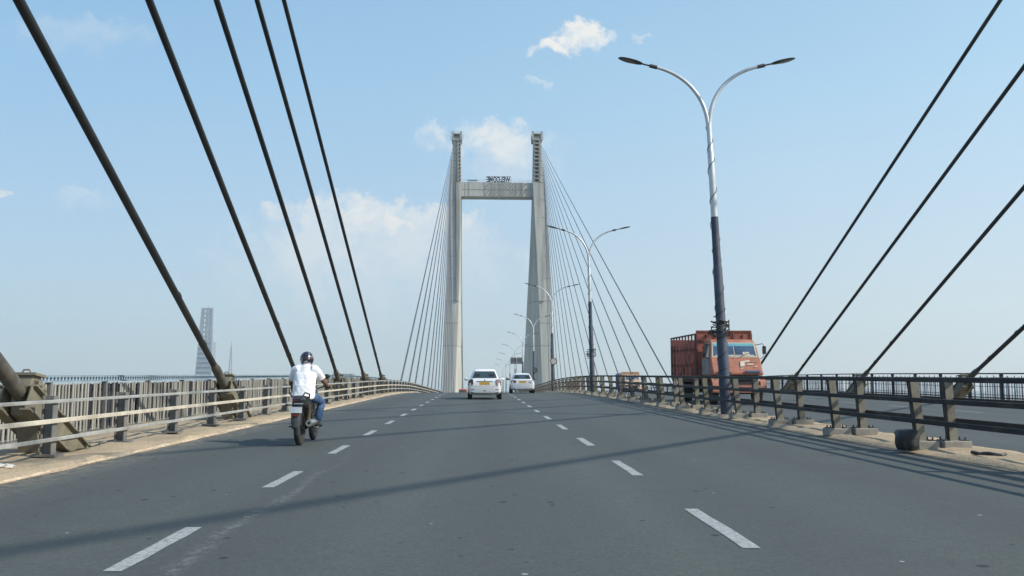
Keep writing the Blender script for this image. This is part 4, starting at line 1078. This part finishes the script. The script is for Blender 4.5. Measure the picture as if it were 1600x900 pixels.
# handlebar, headlamp, front guard
mb = MB(); mb.tube([(-.37,.93,1.0),(-.25,.99,1.02),(-.1,1.06,.98),(.1,1.06,.98),(.25,.99,1.02),(.37,.93,1.0)], .013, 8); hb = mb.build('handlebar', BLK, bike, smooth=50)
for s in (-1,1): mb = MB(); mb.tube([(s*.37,.93,1.0),(s*.27,.98,1.018)], .019, 10); mb.build('grip', BLK, hb, smooth=50)
mb = MB(); mb.ell((0,1.2,.9),(.10,.10,.11)); mb.build('headlight', BODYB, bike, smooth=50)
mb = MB(); rings = []
for a in range(-30, 100, 15):
    q = R(a); y = 1.33-.33*math.sin(q); z = .30+.33*math.cos(q); rings.append([(-.06,y,z-.02),(-.03,y,z),(.03,y,z),(.06,y,z-.02),(.06,y+.001,z-.03),(-.06,y+.001,z-.03)])
mb.loft(rings); mb.build('front_mudguard', BODYB, bike, smooth=50)

# ------------------------------------------------------------------ rider
SKIN = mat('skin_brown', (.20,.095,.055), .55, var=.1, scale=9)
def skin_mesh(chains, rads, sub=2, root=None):
    """chains: lists of named joints; rads: {name: (pos, r or (rx, ry))} -> evaluated mesh"""
    names = list(rads); idx = {k: i for i, k in enumerate(names)}
    me = bpy.data.meshes.new('skel'); ed = []
    for c_ in chains: ed += [(idx[a], idx[b]) for a, b in zip(c_, c_[1:])]
    me.from_pydata([rads[k][0] for k in names], ed, [])
    o = bpy.data.objects.new('skel', me); C.objects.link(o)
    md = o.modifiers.new('s', 'SKIN'); md.use_smooth_shade = True
    for k in names:
        sv = me.skin_vertices[0].data[idx[k]]; r = rads[k][1]; sv.radius = r if hasattr(r, '__len__') else (r, r); sv.use_root = (k == root)
    if sub: ss = o.modifiers.new('b', 'SUBSURF'); ss.levels = sub; ss.render_levels = sub
    bpy.context.view_layer.update()
    out = bpy.data.meshes.new_from_object(o.evaluated_get(bpy.context.evaluated_depsgraph_get()))
    bpy.data.objects.remove(o); return out
def mesh_obj(name, me, m, parent=None):
    me.name = name; me.materials.clear(); me.materials.append(m)
    o = bpy.data.objects.new(name, me); C.objects.link(o); me.shade_smooth()
    if parent: o.parent = parent
    return o
J = dict(pel=(0,.30,.90), bel=(0,.31,1.03), chest=(0,.38,1.24), neck0=(0,.43,1.385), neck=(0,.46,1.44), head=(0,.49,1.52), crown=(0,.50,1.60))
for s, t_ in ((-1,'l'), (1,'r')):
    J.update({'hip'+t_:(s*.095,.33,.875), 'kn'+t_:(s*.24,.80,.74), 'an'+t_:(s*.20,.52,.36), 'heel'+t_:(s*.20,.48,.335), 'toe'+t_:(s*.235,.68,.315),
        'sh'+t_:(s*.172,.41,1.325), 'el'+t_:(s*.315,.63,1.09), 'wr'+t_:(s*.325,.865,1.025), 'pa'+t_:(s*.32,.925,1.022)})
body_r = {'pel':.13,'bel':(.15,.12),'chest':(.14,.09),'neck0':.052,'neck':.056,'head':.085,'crown':.06}
rd = {k: (J[k], body_r[k]) for k in body_r}
for t_ in 'lr':
    for k, r in (('hip',.085),('kn',.058),('an',.04),('heel',.038),('toe',.032),('sh',.052),('el',.043),('wr',.029),('pa',.032)): rd[k+t_] = (J[k+t_], r)
ch = [['pel','bel','chest','neck0','neck','head','crown']]
for t_ in 'lr': ch += [['pel','hip'+t_,'kn'+t_,'an'+t_,'heel'+t_,'toe'+t_], ['chest','sh'+t_,'el'+t_,'wr'+t_,'pa'+t_]]
bodym = skin_mesh(ch, rd, 2, 'pel')
# nose, jaw, ears and curled fingers joined into the same body mesh
mb = MB()
mb.ell((0,.50,1.52),(.075,.092,.11)); mb.ell((0,.595,1.51),(.013,.02,.022)); mb.ell((0,.56,1.455),(.045,.04,.03))
for s in (-1,1): mb.ell((s*.076,.49,1.515),(.012,.022,.032)); mb.ell((s*.03,.575,1.535),(.014,.012,.009))
for s in (-1,1):
    for k in range(4):
        xx = s*(.355-.021*k); b_ = Vector((xx,.935,1.03)); ln = (.8,.95,1,.9)[k]
        yb = .94 + (.012*k)
        mb.tube([(xx,yb-.02,1.035),(xx,yb+.02*ln,1.036),(xx,yb+.036*ln,1.012),(xx,yb+.02*ln,.985),(xx,yb-.004,.978)], [.0095,.0095,.009,.0085,.007], 8)
    mb.tube([(s*.29,.915,1.02),(s*.272,.935,1.008),(s*.268,.955,.992),(s*.275,.97,.98)], [.012,.011,.010,.008], 8)
me = bodym; n0 = len(me.vertices)
vs = [tuple(v.co) for v in me.vertices] + mb.v; fs = [tuple(p.vertices) for p in me.polygons] + [tuple(i+n0 for i in f) for f in mb.f]
me2 = bpy.data.meshes.new('person'); me2.from_pydata(vs, [], fs); me2.update()
rider = mesh_obj('person', me2, SKIN); rider.location = on_road(BX, BY+.02, .0); rider.rotation_euler = (math.atan(S0), 0, 0)
tag(rider, 'motorcycle rider seen from behind in a white shirt, blue jeans and dark helmet', 'person')
SHIRT = mat('shirt_white', (.80,.80,.82), .85, var=.04, scale=6, bump=.35, bscale=9)
JEAN = mat('jeans_blue', (.045,.095,.19), .9, var=.3, scale=7, dirt=(.11,.17,.27), dirt_amt=.4, bump=.3, bscale=16)
tex = bpy.data.textures.new('folds', 'CLOUDS'); tex.noise_scale = .11
mb = MB(); rings = []
for y, z, hx, hy in ((.215,.80,.185,.15),(.235,.85,.20,.168),(.275,.94,.205,.165),(.30,1.05,.198,.155),(.34,1.15,.20,.152),(.385,1.25,.203,.142),(.415,1.315,.192,.12),(.425,1.355,.175,.112),(.43,1.40,.115,.098),(.44,1.43,.078,.08)):
    rings.append([(x, y+q, z+.06*q*(z > 1.2)) for x, q in srect(0, 0, hx, hy, 28, .82)])
mb.loft(rings)
for t_, s in (('l',-1),('r',1)):
    a = Vector(J['sh'+t_]); b_ = Vector(J['el'+t_]); u = (b_-a).normalized()
    mb.tube([a-u*.07+Vector((-s*.05,0,-.02)), a-u*.01, a.lerp(b_,.25), a.lerp(b_,.5), a.lerp(b_,.66)], [.078,.092,.086,.078,.080], 18)
sh = mb.build('shirt', SHIRT, rider, smooth=70); rm = sh.modifiers.new('blend', 'REMESH'); rm.mode = 'VOXEL'; rm.voxel_size = .012; rm.use_smooth_shade = True
smo = sh.modifiers.new('relax', 'SMOOTH'); smo.factor = .6; smo.iterations = 6
dm = sh.modifiers.new('folds', 'DISPLACE'); dm.texture = tex; dm.strength = .03; dm.mid_level = .5
mb = MB(); mb.tube([(0,.435,1.395),(0,.45,1.43)], [.078,.066], 16, cap=False); mb.build('collar', SHIRT, sh, smooth=60)
rd = {'waist':((0,.285,.93),(.155,.13)), 'seat':((0,.28,.865),(.175,.13))}
ch = [['waist','seat']]
for s, t_ in ((-1,'l'), (1,'r')):
    rd['hip'+t_] = ((s*.11,.34,.86), .105); m_ = Vector(J['hip'+t_]).lerp(Vector(J['kn'+t_]), .55); rd['th'+t_] = (tuple(m_), .09); rd['kn'+t_] = (J['kn'+t_], .078)
    m_ = Vector(J['kn'+t_]).lerp(Vector(J['an'+t_]), .5); rd['ca'+t_] = (tuple(m_), .074); m_ = Vector(J['kn'+t_]).lerp(Vector(J['an'+t_]), .94); rd['an'+t_] = (tuple(m_), .066)
    ch.append(['seat','hip'+t_,'th'+t_,'kn'+t_,'ca'+t_,'an'+t_])
tr_ = mesh_obj('jeans', skin_mesh(ch, rd, 2, 'seat'), JEAN, rider); dm = tr_.modifiers.new('folds', 'DISPLACE'); dm.texture = tex; dm.strength = .03; dm.mid_level = .5
SHOE = mat('shoe_black', (.03,.028,.027), .6)
for s, t_ in ((-1,'l'), (1,'r')):
    h = Vector(J['heel'+t_]); q = Vector(J['toe'+t_]); u = (q-h).normalized()
    mb = MB(); rings = []
    for f, hw, zz0, zz1 in ((-.05,.03,-.03,.05),(0,.042,-.035,.06),(.07,.045,-.035,.055),(.15,.048,-.035,.03),(.215,.042,-.034,.015),(.245,.02,-.03,.0)):
        c_ = h+u*f; rings.append([(c_.x+x, c_.y, c_.z+z) for x, z in srect(0,(zz0+zz1)/2,hw,(zz1-zz0)/2,14,.6)])
    mb.loft(rings); shoe = mb.build('shoe', SHOE, rider, smooth=50)
    mb = MB(); rings = []
    for f, hw in ((-.06,.03),(0,.046),(.15,.052),(.22,.045),(.25,.02)): c_ = h+u*f; rings.append([(c_.x+x, c_.y, c_.z+z) for x, z in ((-hw,-.052),(hw,-.052),(hw,-.034),(-hw,-.034))])
    mb.loft(rings); mb.build('sole', mat('shoe_sole', (.3,.29,.27), .8), shoe)
# helmet with pale swirls
HELM = bpy.data.materials.new('helmet_paint'); HELM.use_nodes = True
t = NT(HELM.node_tree); b = HELM.node_tree.nodes['Principled BSDF']; L = HELM.node_tree.links.new
tc = t.n('ShaderNodeTexCoord').outputs['Object']
mp = t.n('ShaderNodeMapping', i_Location=(.4,.2,.35), i_Scale=(1,1,1.4)); L(tc, mp.inputs[0])
g1 = t.ramp(t.noise(mp.outputs[0], 9, 2, .4, .9), .57, .60)
c = t.mix(g1, (.022,.02,.03,1), (.42,.40,.44,1)); g2 = t.ramp(t.noise(tc, 14, 2, .4, .6), .66, .69); c = t.mix(g2, c, (.14,.05,.06,1))
L(c, b.inputs['Base Color']); b.inputs['Roughness'].default_value = .22; b.inputs['Coat Weight'].default_value = .5
mb = MB(); rings = []
hc = Vector((0,.495,1.53))
for i in range(15):
    ph = -.80 + (math.pi/2+.80)*i/14.05
    rr = math.cos(ph); z = math.sin(ph)*.140
    ring = []
    for j in range(28):
        a = 2*math.pi*j/28; fr_ = 1.0 + (.12 if math.sin(a) > .3 and ph < .1 else 0)*(math.sin(a)-.3)
        ring.append(hc + Vector((.123*rr*math.cos(a), .148*rr*math.sin(a)*fr_, z)))
    rings.append(ring)
mb.loft(rings); hel = mb.build('helmet', HELM, rider, smooth=60)
mb = MB(); rows = []
for i in range(6):
    ph = -.12+.55*i/5; rr = math.cos(ph)
    rows.append([hc + Vector((.127*rr*math.cos(a), .156*rr*math.sin(a), math.sin(ph)*.143)) for a in [R(25+130*j/14) for j in range(15)]])
idx = [mb.add(r) for r in rows]
for i in range(5):
    for k in range(14): mb.face((idx[i]+k, idx[i]+k+1, idx[i+1]+k+1, idx[i+1]+k))
mb.build('visor', GLASS, hel, smooth=60)

# ------------------------------------------------------------------ signs, debris, far things
SIGNB = mat('sign_back', (.10,.105,.11), .6, var=.15, scale=4)
def post_sign(y, label):
    r = thing('road_sign', label, 'sign', on_road(7.5, y), None)
    mb = MB(); mb.tube([(0,0,0),(0,0,7.2)], .07, 10); mb.build('post', STEELG, r, smooth=40)
    for s in (-1,1):
        mb = MB(); mb.box((s*.62,.06,6.7), (1.12,.05,1.25)); p = mb.build('panel', SIGNB, r, bevel=.02)
        mb = MB()
        for z in (6.35,7.05): mb.box((s*.62,.02,z), (1.1,.035,.06))
        mb.build('stiffener', STEELG, p)
    return r
# road drop taken into account: seen at px (807,563)
ys = 176; P_ = at_y(807, 563.5, ys); r = post_sign(ys, 'pair of dark rectangular sign panels on one post above the right-hand car'); r.location.x = P_.x
h_ = P_.z - rz(ys)
for o in r.children:
    if o.name.startswith('panel'): o.location.z = h_-6.7
    if o.name.startswith('post'): o.scale.z = (h_+.5)/7.2
PALEF = mat('sign_pale_face', (.50,.46,.40), .6, var=.12, scale=5); RINGR = mat('sign_faded_ring', (.20,.15,.135), .6, var=.2)
def round_sign(i, px, py, dia, face, ring, label):
    y = LY[i]-.2; P_ = at_y(px, py, y)
    r = thing('round_sign', label, 'sign', P_, None)
    mb = MB(); mb.lathe([(dia/2,.015),(dia/2,-.015),(dia*.36,-.016),(dia*.36,.015)], (0,0,0), 'y', 32); mb.build('border', ring, r)
    mb = MB(); mb.lathe([(dia*.362,.012),(dia*.362,-.012),(.001,-.0125)], (0,0,0), 'y', 32); mb.build('face', face, r)
    mb = MB(); mb.box((0,.06,0), (.08,.1,dia*.8)); mb.build('clamp', STEELG, r)
round_sign(2, 865, 564.5, .74, PALEF, RINGR, 'pale round traffic sign with a faded ring on the third lamp pole')
round_sign(3, 836, 578.5, .75, SIGNB, LDK, 'small dark round sign on the fourth lamp pole, right of the white car')
# black plastic drum lying by the median posts
DRUM = mat('drum_black', (.022,.024,.024), .5, var=.3, scale=6, dirt=(.20,.22,.19), dirt_amt=.35, bump=.4, bscale=14)
g = at_y(1416, 699, 14.35)
mb = MB(); rings = []
rr = random.Random(2)
for i, (r_, z) in enumerate(((.12,0),(.165,.02),(.185,.10),(.19,.2),(.185,.27),(.16,.315),(.09,.33),(.02,.325))):
    rings.append([(r_*(1+rr.uniform(-.1,.1))*math.cos(a), r_*(1+rr.uniform(-.05,.05))*math.sin(a), z) for a in [2*math.pi*k/18 for k in range(18)]])
mb.loft(rings); o = mb.build('plastic_drum', DRUM, smooth=60); o.location = on_road(g.x, 14.3, .05); tag(o, 'battered black plastic drum on the sandy median beside a rail post', 'drum')
def debris(px, py, label, ln, rot, name='rubber_scrap'):
    q = gpt(px, py)
    mb = MB(); pts = []; rr = random.Random(int(px))
    for k in range(9): t_ = k/8; pts.append((ln*(t_-.5), .05*math.sin(t_*5+px)+rr.uniform(-.012,.012), .02+.012*math.sin(t_*7)))
    mb.tube(pts, [.012+.02*math.sin(math.pi*(.1+.8*k/8)) for k in range(9)], 7); o = mb.build(name, DRUM, smooth=50)
    o.location = (q.x, q.y, rz(q.y)+.055); o.rotation_euler = (0,0,rot); tag(o, label, 'debris', 'scraps on the median')
debris(1527, 716, 'small black rubber scrap on the sand, left of the longer scrap', .16, .4); debris(1553, 718, 'longer black rubber scrap lying on the sandy median at the right', .34, -.2)
# crumpled pale litter at left verge
q = gpt(8, 737); mb = MB(); rr = random.Random(9)
mb.ell((0,0,.02),(.12,.07,.025), 10, 6); mb.v = [(x*rr.uniform(.7,1.2), y*rr.uniform(.7,1.2), z*rr.uniform(.6,1.4)) for x, y, z in mb.v]
o = mb.build('litter', mat('litter_pale', (.6,.58,.54), .8)); o.location = (q.x, q.y, rz(q.y)+.05); tag(o, 'crumpled pale litter on the sand at the left edge', 'litter')

# high-rise far away: slab with open grid storeys in its upper half
BLD = mat('tower_concrete', (.27,.30,.33), .85, var=.12, scale=.05)
BDK = mat('tower_recess', (.12,.14,.16), .8, var=.15, scale=.05)
D_ = 2100.0
def tower():
    c = at_y(318, 588, D_); top = at_y(318, 481, D_).z; base = -31
    r = thing('high_rise', 'slim hazy grey high-rise tower with an open window grid behind the left fence', 'building', (c.x, D_, base))
    H = top-base; k = D_/F
    wb, wt_ = 12.5*k, 8.6*k   # half widths bottom and top
    hw = lambda z: wb+(wt_-wb)*min(1, max(0, (z-(H-107*k))/(107*k)))
    off = lambda z: 1.6*k*max(-1,(z-H*.5)/(H*.5))  # slight taper to the right
    z0 = H-52*k
    mb = MB()
    mb.loft([[(off(z)-hw(z),0,z),(off(z)+hw(z),0,z),(off(z)+hw(z),30,z),(off(z)-hw(z),30,z)] for z in (0, z0*.5, z0)]); mb.build('lower_storeys', BLD, r)
    mb = MB()
    zq = z0*.5
    while zq < z0-4:
        mb.box((off(zq), -.6, zq), (hw(zq)*1.7, 1.2, 1.6)); zq += 11
    lo_ = mb.build('floor_band', BDK, r)
    fx = (-1, -.42, .12, .56, 1)
    for a, w_ in ((-.76,.50),(-.02,.26),(.42,.22),(.84,.34)):
        mb = MB(); mb.loft([[(off(z)+hw(z)*(a-w_/2),0,z),(off(z)+hw(z)*(a+w_/2),0,z),(off(z)+hw(z)*(a+w_/2),6,z),(off(z)+hw(z)*(a-w_/2),6,z)] for z in (z0,(z0+H)/2,H)]); mb.build('pier', BLD, r)
    for i in range(8):
        z = z0+(H-z0)*(i+.1)/7.3; mb = MB(); mb.box((off(z), 3, z), (hw(z)*1.99, 5.4, 4.2)); mb.build('floor_slab', BLD, r)
    mb = MB(); mb.bar((off(H),10,H),(off(H),10,H+4*k), .8,.8); mb.build('roof_mast', BDK, r)
tower()
def lattice_mast():
    D2 = 1500.0; a = at_y(358, 590, D2); top = at_y(360, 541, D2); base = -31; H = top.z-base
    r = thing('lattice_mast', 'thin faint lattice mast right of the hazy high-rise', 'mast', (a.x, D2, base))
    mb = MB(); hw = lambda z: 4.2*(1-z/H)+.5
    def corner(i, z): s = ((-1,-1),(1,-1),(1,1),(-1,1))[i]; return Vector((s[0]*hw(z)+2*z/H, s[1]*hw(z), z))
    n = 14
    for i in range(4):
        for k in range(n):
            z0, z1 = H*k/n, H*(k+1)/n
            mb.bar(corner(i,z0), corner(i,z1), .5,.5); mb.bar(corner(i,z0), corner((i+1)%4,z1), .3,.3); mb.bar(corner(i,z1), corner((i+1)%4,z1), .3,.3)
    mb.build('lattice', mat('mast_grey', (.3,.31,.33), .7), r)
    mb = MB(); mb.bar((2,0,H),(2.2,0,H+9), .5,.5); mb.build('antenna', MATS['mast_grey'], r)
lattice_mast()
def low_block():
    D3 = 700.0; a = at_y(519, 584, D3); b_ = at_y(551, 584, D3); base = -31
    r = thing('apartment_block', 'grey flat roof of a distant building just above the left fence', 'building', (a.x, D3, base))
    w_ = b_.x-a.x; H = a.z-base
    mb = MB(); mb.box((w_/2, 8, H/2-.8), (w_*.92, 16, H-1.6)); wl = mb.build('wall', BLD, r)
    mb = MB(); mb.box((w_/2, 8, H-.45), (w_, 17, .9)); mb.build('roof_slab', BLD, r)
    for i in range(7):
        for q in range(4): mb = MB(); mb.box((w_*(.14+.24*q), -.05, H-6-4*i), (1.9, .3, 1.7)); mb.build('window', BDK, wl)
low_block()

# ------------------------------------------------------------------ air
HZ = bpy.data.materials.new('haze'); HZ.use_nodes = True
nt = HZ.node_tree; nt.nodes.remove(nt.nodes['Principled BSDF'])
pv = nt.nodes.new('ShaderNodeVolumePrincipled'); pv.inputs['Color'].default_value = (.86,.93,.98,1); pv.inputs['Density'].default_value = HAZE_D; pv.inputs['Anisotropy'].default_value = .3
nt.links.new(pv.outputs[0], nt.nodes['Material Output'].inputs['Volume'])
mb = MB(); mb.box((0, 1400, 122), (9000, 6000, 316))
hz = mb.build('haze', HZ); tag(hz, kind='stuff')
if HAZE_D <= 0: bpy.data.objects.remove(hz)
